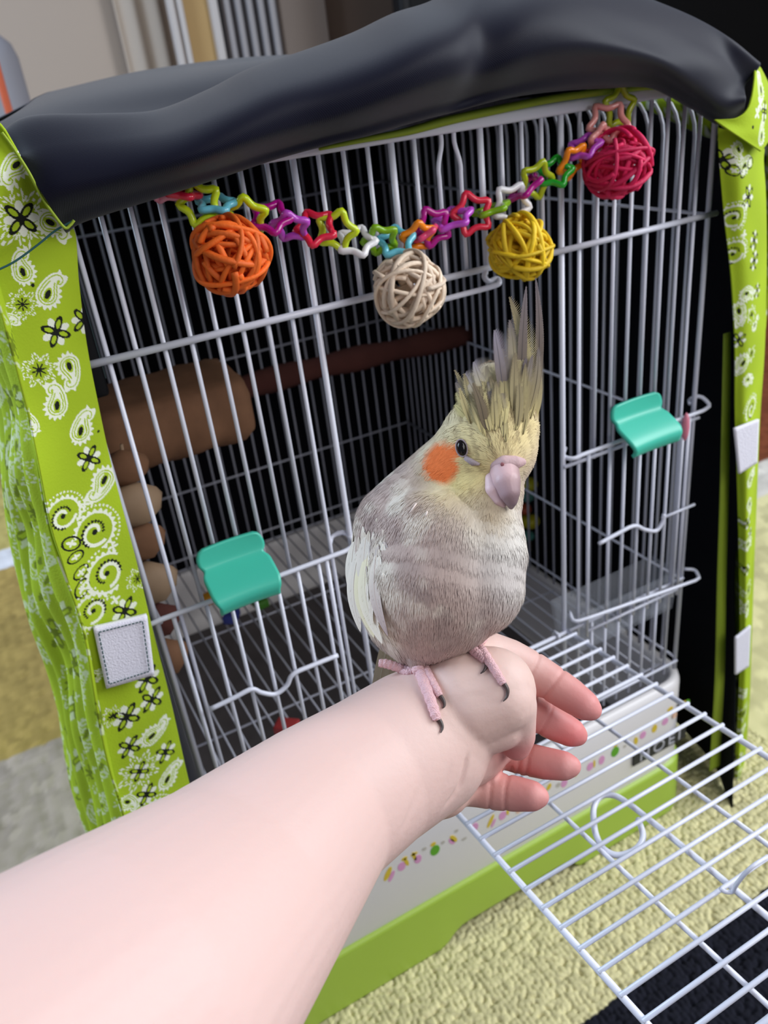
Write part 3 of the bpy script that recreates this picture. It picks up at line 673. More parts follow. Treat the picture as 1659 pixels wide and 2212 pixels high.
def flapw(P,U,V_):
    n_,m_=P.shape[:2]; v=np.linspace(0,1,n_)[:,None]; u=np.linspace(0,1,m_)[None]
    env=np.sin(np.clip((v-0.12)/0.75,0,1)*PI)
    d=0.35*np.sin(u*9+v*3.0)+0.22*np.sin(u*23-v*7)+0.5*np.exp(-((u-0.60-0.25*(v-0.5))/0.03)**2)*-1.2
    d+=-0.9*np.exp(-((v-0.62-0.05*np.sin(u*7))/0.10)**2)*np.clip((u-0.62)/0.2,0,1)*np.sin(u*26)*0.6
    return P+np.stack([0*d,-env*d,env*d*0.3],-1)
cloth('front_flap',G,150,320,None,None,M_navy,0.15,'navy twill front flap rolled up along the top of the cage',flapw)
# lime piping under the flap and hem at both flap ends
PT=[on(x,y,1,-0.6) for x,y in ((690,322),(780,303),(880,284),(960,262),(1060,240),(1200,212),(1330,195),(1410,188),(1450,196))]
V,F=tube(spline(PT,40),np.interp(np.linspace(0,1,40),[0,.35,.7,1],[.12,.36,.32,.16]),8,flat=0.7); tag(mesh('piping',V,F,M_lime,cover),'lime green piping under the navy flap')
PT=[on(x,y,1,-3.9) for x,y in ((4,286),(30,322),(62,372),(92,428),(118,466),(140,492),(152,486),(160,476))]
V,F=tube(spline(PT,50),0.11,8,flat=0.6); mesh('piping',V,F,M_lime,cover)
PT=[on(x,y,1,-3.6) for x,y in ((160,476),(120,498),(80,530),(30,566),(-20,590))]
V,F=tube(spline(PT,30),0.05,6); mesh('seam',V,F,M_thread,cover)
# --- right strip and top corner
rowsR=[((1552,276),(1605,290),(1652,322)),((1553,330),(1606,338),(1650,350)),((1558,400),(1606,405),(1654,410)),((1566,480),(1608,484),(1656,490)),((1580,600),(1618,604),(1656,606)),((1588,750),(1618,752),(1652,754)),((1588,900),(1614,902),(1642,905)),((1592,1050),(1616,1052),(1636,1054)),((1596,1200),(1614,1202),(1630,1205)),((1598,1380),(1612,1382),(1624,1384)),((1596,1500),(1610,1502),(1620,1504)),((1590,1620),(1600,1622),(1611,1624)),((1584,1738),(1592,1738),(1603,1700))]
G=[]
for i,(a,b,c_) in enumerate(rowsR):
    G.append([on(*a,1,-2.2),on(*b,1,-2.7-0.3*math.sin(i)),on(*c_,1,-1.2)])
pr_=[(1562,345,'f',20,0.3),(1600,355,'p',24,0.5),(1582,330,'p',20,2),(1574,368,'o',12,0.7),(1592,370,'o',12,-0.9),(1615,352,'o',14,-0.1),(1608,425,'f',22,0.2),(1580,470,'w',22,1.0),(1600,506,'c',9,0),(1634,520,'f',18,.3),(1634,564,'f',18,.3),(1585,550,'w',24,0),(1616,635,'p',22,1),(1645,630,'f',14,.2),(1598,680,'p',24,2),(1626,680,'s',15,0),(1598,735,'f',15,.2),(1640,700,'p',16,0),(1600,790,'p',24,3),(1618,820,'p',18,1),(1626,765,'s',14,0),(1625,885,'w',22,0),(1622,1030,'p',22,0.5),(1612,1090,'p',18,2),(1604,1125,'f',12,0.2),(1615,1150,'f',12,.5),(1610,1170,'p',20,1),(1604,1225,'f',12,0),(1612,1270,'s',16,1),(1606,1310,'p',18,2),(1602,1500,'p',20,1),(1606,1540,'s',18,0),(1604,1580,'p',18,.5),(1600,1640,'f',16,0),(1596,1680,'w',16,0)]
mR=[]
for q in pr_:
    c_=on(q[0],q[1],1,-2.4); dp=(RM@(c_-CAM))[2]; mR.append((c_[0],c_[2],q[2],q[3]*1.25*dp/FPX,-q[4]))
cloth('front_strip',G,700,60,mR,label='right front strip of lime green bandana print',uv=lambda P:(P[:,:,0],P[:,:,2]))
# right upper corner knot of print
G=[[on(1632,134,1,-2.0),on(1646,150,1,-1.4),on(1668,196,1,0)],[on(1630,180,1,-3.2),on(1652,205,1,-2.6),on(1672,250,1,-1)],[on(1618,232,1,-3.6),on(1645,262,1,-3.2),on(1668,290,1,-2)],[on(1590,256,1,-3.6),on(1630,285,1,-3.6),on(1656,312,1,-3)],[on(1544,258,1,-3.2),on(1590,290,1,-3.8),on(1645,326,1,-3.4)]]
mK=[(on(x,y,1,-3)[0],on(x,y,1,-3)[2],k,s*0.036,0.6) for x,y,k,s in ((1650,185,'p',26),(1638,225,'c',16),(1640,285,'p',24),(1626,245,'c',12),(1655,240,'f',18),(1610,275,'d',4))]
cloth('corner_fold',G,260,150,mK,label='folded corner of bandana print at the right end of the navy flap',uv=lambda P:(P[:,:,0],P[:,:,2]))
pt2=quadpatch('fastening_patch',[(1588,926),(1640,906),(1636,1000),(1598,1024)],-3.2,0.2,M_vel,cover); tag(pt2,'upper white loop tape patch on the right strip')
pt3=quadpatch('fastening_patch',[(1590,1378),(1622,1352),(1618,1440),(1590,1458)],-3.2,0.2,M_vel,cover); tag(pt3,'lower white loop tape patch on the right strip')
# lime hem running down inside the right lining
PT=[on(1572,720,1,-1.0),on(1570,850,1,-1.0),on(1566,1050,1,-1.0),on(1560,1250,1,-1.0),on(1556,1450,1,-1.2),on(1548,1600,1,-1.6),on(1545,1660,1,-2)]
P=spline(PT,60); wv=np.linspace(0.35,0.75,60); V,F,_=solid_sheet(np.stack([P-np.c_[wv,0*wv,0*wv],P+np.c_[wv,0*wv,0*wv]],1),0.12); tag(mesh('hem_band',V,F,M_lime,cover),'lime green hem band down the right lining')
# outer right print panel
cloth('side_panel',[[ (51.2,-0.5,5.3),(52.5,25,8.8),(50.5,53.5,9.8)],[(52.4,-0.5,-20),(53.5,25,-20),(51.5,53.5,-20)],[(54.3,-1,-59),(55,25,-59.5),(53,54,-59.5)]],160,160,scatter(0,60,0,75,4.6,5),label='right outer side panel of bandana print')

# ================================================================== STAR LINK CHAIN AND BALLS
def starlink(c,rad,nrm,up,tr=0.195):
    nrm=np.array(nrm,float); nrm/=np.linalg.norm(nrm); up=np.array(up,float); up-=nrm*(up@nrm); up/=np.linalg.norm(up); sd=np.cross(up,nrm)
    P=[]
    for k in range(10):
        r=rad if k%2==0 else rad*0.56; a=k*PI/5; P.append(np.array(c)+r*(math.cos(a)*up+math.sin(a)*sd))
    Q=[]
    for k in range(10):                           # straight limbs with small rounded corners
        a=P[k-1];b=P[k];d=P[(k+1)%10]; Q+= [b+(a-b)*0.28,b+(a-b)*0.08+(d-b)*0.08,b+(d-b)*0.28]
    return tube(Q,tr,8,closed=True)
def plast(name,rgb,tr=0): return mat(name,rgb,0.22,0.5,trans=tr,coat=0.3,sss=0.0)
PC=dict(pink=plast('pink_link',(240,150,180)),red=plast('red_link',(226,40,70)),lime=plast('lime_link',(208,230,30)),sky=plast('sky_link',(110,195,215)),mag=plast('magenta_link',(205,20,160),0.35),pur=plast('purple_link',(196,80,205)),white=plast('white_link',(238,236,240)),green=plast('green_link',(40,185,50),0.3),tlime=plast('clear_lime_link',(160,215,30),0.4),orange=plast('orange_link',(250,140,15)),salmon=plast('salmon_link',(228,150,145)),olive=plast('olive_link',(170,185,25)),rose=plast('rose_link',(230,70,120)))
chainT=thing('link_chain','garland of coloured plastic star links strung across the cage front','toy chain',on(870,520,1,-2))
views=-RM[2]
LK=[(348,408,38,'pink',0.9,0.5),(392,418,40,'red',0.8,0.2),(432,440,48,'lime',0.25,0.3),(466,440,44,'sky',0.6,0.1),(532,465,48,'lime',0.75,0.9),(585,470,46,'mag',0.3,0.2),(628,490,42,'pur',0.85,0.8),(682,492,46,'red',0.2,0.6),(726,498,46,'lime',0.5,1.1),(770,522,44,'white',0.35,0.2),(822,518,40,'tlime',0.8,0.6),(856,522,42,'sky',0.3,0.0),(902,512,40,'orange',0.8,1.3),(920,505,28,'rose',0.9,0.2),(935,490,42,'mag',0.35,1.0),(978,472,46,'pur',0.6,0.3),(1020,462,46,'red',0.2,0.9),(1062,452,42,'tlime',0.8,0.4),(1105,442,46,'white',0.4,0.7),(1134,405,42,'mag',0.75,1.2),(1158,390,42,'olive',0.6,0.3),(1198,372,40,'green',0.25,0.5),(1236,350,40,'orange',0.8,1.1),(1262,318,38,'pur',0.5,0.9),(1292,300,34,'salmon',0.9,0.4),(1314,262,46,'salmon',0.1,0.0),(1338,232,44,'olive',0.45,0.5)]
sgn=1
for k,(px,py,rp,cn,tilt,spin) in enumerate(LK):
    y=-1.7 if k not in (0,1,26) else -1.2
    c_=on(px,py,1,y); dp=(RM@(c_-CAM))[2]; rad=rp*1.06*dp/FPX
    # chain direction in space
    a_=LK[max(0,k-1)]; b_=LK[min(len(LK)-1,k+1)]; dr=on(b_[0],b_[1],1,y)-on(a_[0],a_[1],1,y); dr/=np.linalg.norm(dr)
    side=np.cross(dr,views); side/=np.linalg.norm(side)
    nn_=views*math.cos(tilt*1.35*sgn)+side*math.sin(tilt*1.35*sgn)
    V,F=starlink(c_,rad,nn_,dr*math.cos(spin)+side*math.sin(spin)); o=mesh('star_link',V,F,PC[cn],chainT); tag(o,{'tlime':'clear lime','mag':'magenta','pur':'purple','sky':'sky blue'}.get(cn,cn)+' plastic star link')
    sgn=-sgn
def ball(px,py,rpx,y,name_col,rgb,label,seed,nst=30,sr=0.16):
    c_=on(px,py,1,y); dp=(RM@(c_-CAM))[2]; R=rpx*dp/FPX
    T=thing('wicker_ball',label,'toy ball',c_-np.array([0,0,R]),'woven cane balls hanging on the garland'); m1=cane(name_col,rgb); m2=cane(name_col+'_deep',tuple(int(v*0.9) for v in rgb))
    rs=np.random.RandomState(seed)
    for k in range(nst):
        n=rs.normal(size=3); n/=np.linalg.norm(n); a=np.cross(n,[0.3,0.5,0.8]); a/=np.linalg.norm(a); b=np.cross(n,a)
        off=rs.uniform(-0.62,0.62); lay=1.0-0.04*(k%5)-(0.22 if k%3==2 else 0); rr=R*lay-sr
        full=rs.uniform(0.55,1.0)*2*PI; st_=rs.uniform(0,2*PI); t=st_+np.linspace(0,full,44); ph=rs.uniform(0,6,2)
        rad=math.sqrt(1-off*off)
        wob=0.05*np.sin(t*2+ph[0]); P=(np.cos(t)[:,None]*a+np.sin(t)[:,None]*b)*rad+n*(off+wob+0.03*np.sin(3*t+ph[1]))[:,None]
        P/=np.linalg.norm(P,axis=1)[:,None]; P=c_+P*(rr*(1+0.035*np.sin(3*t+ph[1])))[:,None]
        V,F=tube(P,sr*rs.uniform(0.8,1.25),7,flat=0.75); mesh('cane_strand',V,F,m1 if k%3 else m2,T)
    return T,c_,R
ball(498,552,90,-3.3,'orange_cane',(246,112,36),'orange woven cane ball, leftmost on the garland',3,34,0.18)
ball(880,624,84,-3.2,'natural_cane',(244,222,198),'natural cream woven cane ball hanging at the middle of the garland',5,34)
ball(1123,534,75,-3.0,'yellow_cane',(240,202,34),'yellow woven cane ball above the crest of the bird',8,34)
ball(1336,356,79,-3.0,'pink_cane',(222,34,92),'bright pink woven cane ball, rightmost on the garland',11,26)

# ================================================================== PERSON: left forearm and hand
SK=[]
SK+=chain([(-520,2860,14.5,600),(-150,2500,17,480),(220,2212,20.5,382),(480,1962,25,266),(680,1752,29,184),(800,1670,31,165),(900,1606,32.4,158)],0.07)
SK+=chain([(900,1606,32.4,158),(965,1540,32.6,122),(1010,1502,32.2,108),(1062,1492,31.9,96)],0.25)
SK+=chain([(960,1600,33.2,115),(1000,1600,34,100),(1050,1560,35.0,92),(1080,1500,35.2,80)],0.3)
SK+=chain([(900,1640,32.8,128),(940,1690,33.2,78),(952,1698,33.2,68)],0.3)
SK+=chain([(950,1690,33.6,72),(985,1680,34.3,62),(1030,1640,35.0,60)],0.3)
# thumb: knuckle towards the viewer, tip tucked in
SK+=chain([(1020,1520,31.9,98),(1080,1510,31.5,76),(1106,1522,31.5,54),(1116,1560,32.0,42),(1120,1590,32.4,37),(1116,1612,32.6,31)],0.25)
SK+=chain([(990,1545,31.9,80),(1030,1570,31.9,66),(1075,1560,31.9,62)],0.25)
# fingers
SK+=chain([(1000,1450,33.4,75),(1050,1412,34.2,50),(1100,1426,34.4,46),(1150,1450,34.5,43),(1190,1474,34.3,40),(1228,1499,34.0,38),(1262,1523,33.6,33),(1277,1533,33.5,24)],0.2)
SK+=chain([(1060,1520,35.4,60),(1120,1525,35.4,40),(1165,1546,35.2,38),(1200,1565,35.3,36),(1232,1581,35.2,32),(1246,1588,35.2,24)],0.2)
SK+=chain([(1020,1600,35.4,60),(1080,1620,35.5,38),(1130,1638,35.0,36),(1175,1648,34.5,35),(1216,1654,34.1,32),(1232,1655,34.0,24)],0.2)
SK+=chain([(985,1680,34.4,58),(1030,1700,34.3,42),(1070,1709,34.1,40),(1110,1714,33.8,38),(1148,1719,33.4,33),(1163,1721,33.3,24)],0.2)
V,F=blob('arm',SK,0.10,6)
N=vnormals(V,F)
def crease(p,q,depth,w,rad):                    # dent across a finger: point p (px,py,d), axis towards q
    global V
    A=at(*p);B=at(*q);ax=(B-A)/np.linalg.norm(B-A); d=V-A; s=d@ax; perp=np.linalg.norm(d-np.outer(s,ax),axis=1)
    k=np.exp(-(s/w)**2)*(perp<rad)*depth; V=V-N*k[:,None]
for p,q in [((1197,1476,34.2),(1228,1499,34.0)),((1146,1448,34.5),(1180,1466,34.4)),((1178,1554,35.1),(1210,1570,35)),((1128,1637,35.3),(1160,1645,35.1)),((1060,1707,34.1),(1090,1711,34)),((1098,1713,34),(1130,1717,33.8)),((1145,1640,35.2),(1180,1648,35))]:
    crease(p,q,0.06,0.07,1.1)
# wrist folds
for (a,b,dp_) in [((990,1640),(905,1740),33),((1000,1625),(935,1765),33)]: pass
def wrinkle(px0,py0,px1,py1,depth,w):
    global V
    A,_=hit(bv,px0,py0);B,_=hit(bv,px1,py1)
    if A is None or B is None: return
    ab=B-A; t=np.clip(((V-A)@ab)/(ab@ab),0,1); d=np.linalg.norm(V-(A+t[:,None]*ab),axis=1); V=V-N*(depth*np.exp(-(d/w)**2)*np.sin(np.clip(t,0.02,0.98)*PI)**0.5)[:,None]
bv=BVHTree.FromPolygons(V.tolist(),F)
for w_ in [(1010,1632,992,1700,.16,.10),(998,1690,960,1745,.08,.12),(975,1650,940,1735,.04,.14),(1138,1470,1142,1540,.05,.07),(905,1700,870,1790,.05,.15)]: wrinkle(*w_)
N=vnormals(V,F)
# skin colour by place on the arm
cb=np.tile(lin((216,184,176)),(len(V),1))
def tint(c,p,rad,rgb,w=1.0):
    A=at(*p); d=np.linalg.norm(V-A,axis=1); k=(w*np.exp(-(d/rad)**2))[:,None]; return c*(1-k)+lin(rgb)*k
for p,r_ in [((1262,1524,33.8),1.5),((1236,1586,34.8),1.3),((1222,1650,34.7),1.3),((1150,1719,33.7),1.3),((1114,1618,32.3),0.95)]: cb=tint(cb,p,r_,(214,118,120),0.9)
for p,r_ in [((1190,1478,34.3),1.4),((1170,1548,35.2),1.4),((1130,1638,35.3),1.6),((1060,1706,34.2),1.4),((1050,1640,35),1.6)]: cb=tint(cb,p,r_,(212,136,130),0.6)
cb=tint(cb,(940,1720,33),1.6,(222,172,150),0.5); cb=tint(cb,(1000,1480,31),2.2,(236,208,194),0.5); cb=tint(cb,(300,2100,18),9,(236,204,200),0.4)
person=thing('person','bare left forearm and hand held out with the bird perched on the wrist','person',at(-300,2600,17))
arm=mesh('arm',V,F,M_skin,person,True,cb); tag(arm,'bare pale forearm with a relaxed, half curled hand')
bv=BVHTree.FromPolygons(V.tolist(),F)

# ================================================================== COCKATIEL
bird=thing('cockatiel','grey and pale yellow cockatiel with orange cheek patch and raised crest standing on the wrist','bird',at(940,1440,32))
BD=[]
BD+=chain([(1052,965,32.6,108),(1078,920,32.4,86),(1080,868,32.6,80),(1072,850,32.8,66)],0.3)
BD+=chain([(1052,965,32.6,108),(1015,1005,32.9,100),(955,1068,33.4,108),(890,1150,33.6,126),(900,1250,33.5,146),(905,1300,33.2,128),(905,1345,32.6,92)],0.25)
BD+=chain([(1040,1050,32.6,92),(1020,1110,32.4,105),(1025,1195,32.1,114),(1010,1255,32.1,124)],0.3)
BD+=chain([(955,1195,32.9,168),(940,1262,32.4,160),(925,1335,32.0,96)],0.25)
BD+=chain([(905,1395,31.9,38),(903,1418,31.7,26)],0.3)+chain([(985,1360,32.2,40),(1003,1385,32.0,26)],0.3)
BV_,BF=blob('bird',BD,0.11,10)
BN=vnormals(BV_,BF)
bb=BVHTree.FromPolygons(BV_.tolist(),BF)
def bh(x,y):
    h,n=hit(bb,x,y)
    if h is None: h=at(x,y,33); n=-RM[2]
    return h,n
A_eye,_=bh(998,968); A_cheek,nch=bh(960,995); A_beak,_=bh(1090,1010); A_face,_=bh(1040,980); A_fore,_=bh(1080,900); A_neck=bh(900,1060)[0]; A_chR,_=bh(1100,1160); A_wing,_=bh(790,1290); A_lore,_=bh(1035,1060); A_chest=bh(950,1200)[0]
UPV=-RM[1]; RIV=RM[0]
def noise3(P,s,seed=0):
    out=0
    for k,(ax,w) in enumerate((((0.7,0.5,0.3),1.0),((-0.9,1.3,0.4),0.8),((1.7,-0.6,1.1),0.7))):
        Q=P@rotv(ax).T*s*(1+0.37*k)+seed+k*3.1
        out=out+w*np.sin(Q[:,0]+1.3*np.sin(Q[:,1]*0.9))*np.sin(Q[:,1]+1.1*np.sin(Q[:,2]*0.8))*np.sin(Q[:,2]*0.7+1.2*np.sin(Q[:,0]*0.6)+1.0)
    return out*0.9
def bcol(P):
    n=len(P); c=np.tile(lin((194,172,163)),(n,1))
    def mixc(c,k,rgb): k=np.clip(k,0,1)[:,None]; return c*(1-k)+lin(rgb)*k
    g=lambda A,r: np.exp(-(np.linalg.norm(P-A,axis=1)/r)**2)
    c=mixc(c,0.9*np.clip(noise3(P,1.7)*1.8,0,1),(226,214,200))
    c=mixc(c,0.75*np.clip(noise3(P,2.0,5)*1.8,0,1),(174,154,148))
    c=mixc(c,1.2*g(A_chR,1.7),(226,222,216)); c=mixc(c,1.1*g(A_wing,1.5),(232,226,204)); c=mixc(c,0.7*g(bh(1120,1260)[0],1.4),(214,208,206))
    c=mixc(c,1.25*g(bh(1010,1010)[0],1.45),(216,196,134)); c=mixc(c,1.4*g(A_fore,2.0),(222,204,150)); c=mixc(c,1.1*g(bh(1085,860)[0],1.6),(212,194,146)); c=mixc(c,0.8*g(bh(960,930)[0],1.0),(220,206,170)); c=mixc(c,0.9*g(bh(1060,1100)[0],0.8),(196,178,150))
    st=np.clip(np.sin((P@RIV)*13+3*np.sin((P@UPV)*1.2))*1.8-0.9,0,1)*np.clip(1.3*g(A_fore,2.0),0,1); c=mixc(c,0.8*st,(136,118,90))
    sp_=np.clip(noise3(P,7,3)*2.2-0.9,0,1)*np.clip(1.2*g(A_face,2.2),0,1); c=mixc(c,0.5*sp_,(150,126,92))
    d=P-A_cheek; uu=d@RIV/0.58; vv=d@UPV/0.80; e=np.sqrt(uu**2+vv**2+(d@RM[2]/1.6)**2)
    c=mixc(c,(1.3-e)*2.2,(234,122,66))
    return c
body=mesh('body',BV_,BF,M_feath,bird,True,bcol(BV_)); tag(body,'soft mottled grey body with pale yellow face')
# small contour feathers as fine blades following the plumage
tri=[(f[0],f[1],f[2]) for f in BF]+[(f[0],f[2],f[3]) for f in BF if len(f)==4]
tri=np.array(tri); ar=np.linalg.norm(np.cross(BV_[tri[:,1]]-BV_[tri[:,0]],BV_[tri[:,2]]-BV_[tri[:,0]]),axis=1)
NB=95000; idx=RNG.choice(len(tri),NB,p=ar/ar.sum()); uvr=RNG.rand(NB,2); sw=uvr.sum(1)>1; uvr[sw]=1-uvr[sw]
P0=BV_[tri[idx,0]]+(BV_[tri[idx,1]]-BV_[tri[idx,0]])*uvr[:,:1]+(BV_[tri[idx,2]]-BV_[tri[idx,0]])*uvr[:,1:]
N0=BN[tri[idx,0]]
away=P0-A_beak; dist=np.linalg.norm(away,axis=1)[:,None]; away/=dist
flow=away*np.clip(1.6-dist/4,0.15,1.6)-UPV*np.clip(dist/3.0,0.2,1.4)
topm=((P0-A_fore)@UPV>-0.2)[:,None]; flow=np.where(topm,UPV*1.0-RIV*0.35+away*0.2,flow)
flow+=RNG.normal(size=(NB,3))*0.13
flow-=N0*(flow*N0).sum(1)[:,None]; flow/=np.linalg.norm(flow,axis=1)[:,None]
sd=np.cross(flow,N0)
near=np.exp(-(dist/2.6)**2)
Lb=(0.50-0.22*near)*RNG.uniform(0.6,1.25,(NB,1)); wb_=0.018+0.012*RNG.rand(NB,1)
keep=(np.linalg.norm(P0-A_eye,axis=1)>0.30)&(np.linalg.norm(P0-A_beak,axis=1)>0.50)
P0,N0,flow,sd,Lb,wb_=[a[keep] for a in (P0,N0,flow,sd,Lb,wb_)]; NB=len(P0)
q=[P0-sd*wb_*0.4+N0*0.004,P0+sd*wb_*0.4+N0*0.004,P0+flow*Lb*0.55+sd*wb_+N0*0.010,P0+flow*Lb*0.55-sd*wb_+N0*0.010,P0+flow*Lb+N0*(0.011+0.012*RNG.rand(NB,1)**3)]
FV=np.stack(q,1).reshape(-1,3); b0=np.arange(NB)*5
FF=[(a,a+1,a+2,a+3) for a in b0]+[(a+3,a+2,a+4) for a in b0]
fc=bcol(P0)*RNG.uniform(0.93,1.07,(NB,1)); FC=np.repeat(fc,5,axis=0); FC[4::5]*=1.04
fo=tag(mesh('contour_feathers',FV,FF,M_feath,bird,True,np.clip(FC,0,1)),kind='stuff')
fo.data.normals_split_custom_set_from_vertices(np.repeat(N0+0.25*flow,5,axis=0).tolist())
# eye
def disc(A,n,up,ru,rs,h,m,name,par,dome=0.3,nr=5,ns=24):
    n=n/np.linalg.norm(n); up=up-n*(up@n); up/=np.linalg.norm(up); s_=np.cross(up,n); V=[A+n*(h+dome)];F=[]
    for i in range(1,nr+1):
        f=i/nr
        for k in range(ns):
            a=2*PI*k/ns; V.append(A+n*(h+dome*math.sqrt(max(0,1-f*f)))+up*ru*f*math.cos(a)+s_*rs*f*math.sin(a))
    for k in range(ns): F.append((0,1+k,1+(k+1)%ns))
    for i in range(nr-1):
        for k in range(ns): a=1+i*ns+k;b=1+i*ns+(k+1)%ns; F.append((a,a+ns,b+ns,b))
    return mesh(name,np.array(V),F,m,par)
vd=-RM[2]
def rim(A,n,up,ru,rs,r,m,name,par):
    n=n/np.linalg.norm(n); up=up-n*(up@n); up/=np.linalg.norm(up); s_=np.cross(up,n)
    V,F=tube([A+up*ru*math.cos(a)+s_*rs*math.sin(a) for a in np.linspace(0,2*PI,29)[:-1]],r,8,closed=True); return mesh(name,V,F,m,par)
_,en=bh(998,968); en=en*0.6+vd*0.5; en/=np.linalg.norm(en); eup=UPV+RIV*(-0.25)
disc(A_eye,en,eup,0.31,0.19,0.07,M_eye,'eye',bird,dome=0.17)
rim(A_eye+en*0.06,en,eup,0.33,0.21,0.035,M_lid,'eyelid',bird)
V,F=tube([bh(1004,988)[0]+vd*0.03,bh(1022,1000)[0]+vd*0.03,bh(1036,1003)[0]+vd*0.03],[0.10,0.13,0.05],8); mesh('lore_skin',V,F,M_lid,bird)
# beak
def solidchain(name,pts,m,par,vox=0.03,sm=6,colf=None):
    global UBV,UBF
    v,f=blob(name,chain(pts,0.2),vox,sm); UBV,UBF=v,f; return mesh(name,v,f,m,par,True,colf(v) if colf else None)
db=(RM@(A_beak-CAM))[2]
def bkc(v):
    t=np.clip((v@UPV-(at(1103,1098,db)@UPV))/(1.3),0,1)[:,None]; s_=np.clip((v@RIV-(at(1100,1050,db)@RIV))/0.3,0,1)[:,None]
    c=lin((128,108,118))*(1-t)+lin((204,170,172))*t; return c*(1-0.35*s_)
solidchain('upper_beak',[(1088,1018,db+0.2,34),(1094,1040,db-0.25,31),(1100,1062,db-0.4,24),(1104,1080,db-0.35,15),(1104,1095,db-0.2,6)],M_beak,bird,0.028,5,bkc)
solidchain('lower_beak',[(1062,1036,db+0.1,17),(1066,1058,db-0.1,20),(1077,1079,db-0.15,15),(1086,1090,db-0.1,8)],M_beak,bird,0.028,5,lambda v:np.tile(lin((214,182,184)),(len(v),1)))
solidchain('cere',[(1070,1004,db+0.1,17),(1088,1001,db-0.05,19),(1112,999,db+0.0,15),(1128,998,db+0.15,9)],M_cere,bird,0.03,6)
nb=at(1085,1003,db-0.42); disc(nb,vd,UPV,0.075,0.075,0.0,mat('nostril_skin',(140,84,88),0.7),'nostril',bird,dome=0.03)
ubb=BVHTree.FromPolygons([tuple(v) for v in UBV],UBF)
mp=[hit(ubb,a,b)[0] for a,b in ((1060,1044),(1066,1056),(1073,1063),(1080,1067))]; mp=[q for q in mp if q is not None]
if len(mp)>2:
    V,F=tube([q+vd*0.0 for q in mp],[0.02,0.04,0.035,0.02][:len(mp)],6); mesh('mouth_line',V,F,mat('mouth_dark',(96,50,48),0.7),bird)
# fringe feathers over the cere and chin
# crest feathers: shaft with two vanes of barbs
def plume(root,tip,wpx,name,par,rc,tc,bend=0.0,nb=26,barb=0.8,nrm=None,frL=1.0,frR=1.0,solid=0.55):
    root=np.array(root);tip=np.array(tip); ax=tip-root; L=np.linalg.norm(ax); ax/=L
    nrm=vd if nrm is None else nrm; s_=np.cross(nrm,ax); s_/=np.linalg.norm(s_); n_=np.cross(ax,s_)
    t=np.linspace(0,1,nb); C=root+np.outer(t,tip-root)+np.outer(np.sin(t*PI)*bend*L,s_)+np.outer(np.sin(t*PI)*0.06*L,n_)
    w=wpx*32.5/FPX*np.sin(np.clip(t*0.96+0.03,0,1)**0.8*PI)**0.75*0.5; w=np.maximum(w,0.01)
    V=[];F=[];K=[]
    def colr(u): u=min(1,max(0,u)); return lin(rc)*(1-u)+lin(tc)*u
    for sg,fr in ((-1,frL),(1,frR)):
        # solid inner vane
        b=len(V)
        for i in range(nb):
            V+= [C[i],C[i]+s_*sg*w[i]*solid*(0.9 if i<nb-1 else 0)]; K+= [colr(t[i]),colr(t[i])*1.05]
        for i in range(nb-1): F.append((b+2*i,b+2*i+1,b+2*i+3,b+2*i+2))
        # barbs
        for i in range(1,nb-1):
            for h in (0,0.5):
                c0=C[i]*(1-h)+C[i+1]*h; b=len(V); ln=w[i]*fr*1.25; d_=ax*0.75+s_*sg*0.75; d_/=np.linalg.norm(d_)
                e=c0+s_*sg*w[i]*0.3; ww=L/nb*0.22
                V+=[e-ax*ww,e+ax*ww,e+d_*ln+n_*0.02*random.uniform(-1,1)]; k_=colr(t[i]+random.uniform(-.08,.08)); K+=[k_,k_,k_*1.1]; F.append((b,b+1,b+2))
    # shaft
    v,f=tube(C,[0.022*(1-0.8*x) for x in t],5); b=len(V); V+=list(v); F+=[tuple(i+b for i in g) for g in f]; K+=[colr(0.6)*(0.62 if name in ('crest_feather','forehead_feather') else 1.2)]*len(v)
    return mesh(name,np.array(V),F,M_feath,par,True,np.clip(np.array(K),0,1))
YEL=(216,202,146); OLV=(122,108,88); GRY=(112,102,106); LGR=(140,132,144)
CR=[(1150,905,1157,598,30,OLV,GRY,-0.03,.3,.3),(1128,885,1137,617,32,OLV,GRY,0.02,.3,.3),(1138,890,1100,640,40,YEL,OLV,-0.05,1.1,.4),(1112,880,1101,690,44,YEL,GRY,-0.02,1.4,.5),(1145,900,1120,720,40,YEL,OLV,-0.07,.5,.4),(1152,920,1156,760,34,YEL,GRY,-0.04,.4,.4),
    (1092,880,1068,712,36,OLV,LGR,0.0,1.5,.4),(1080,875,1085,752,34,YEL,OLV,0,1.2,.6),(1062,880,1023,781,36,YEL,LGR,0.03,1.9,.4),(1050,885,1004,806,34,YEL,LGR,0.03,1.6,.4),(1035,893,984,826,34,YEL,GRY,0.03,1.5,.4),(1025,905,985,848,30,YEL,YEL,0.02,1.5,.5),(1012,905,982,874,26,YEL,YEL,0,1.4,.7),
    (1120,895,1112,740,38,YEL,OLV,0,.5,.5),(1100,890,1092,770,36,YEL,OLV,0,.7,.6),(1070,890,1050,790,34,YEL,OLV,0,1,.5),(1052,900,1030,820,32,YEL,OLV,0,1,.5),(1135,905,1138,780,34,YEL,OLV,0,.4,.4)]
dc=33.2
for k in range(26):
    f=random.random(); a=1030+115*f; tipx=1000+165*f; tipy=845-110*f+random.uniform(-18,22)
    CR.append((a+random.uniform(-6,6),900+random.uniform(-25,40),tipx,tipy+random.uniform(0,50),random.uniform(20,30),random.choice([YEL,OLV,(190,176,132)]),random.choice([OLV,GRY,OLV,(160,146,112)]),random.uniform(-.04,.04),.9,.5))
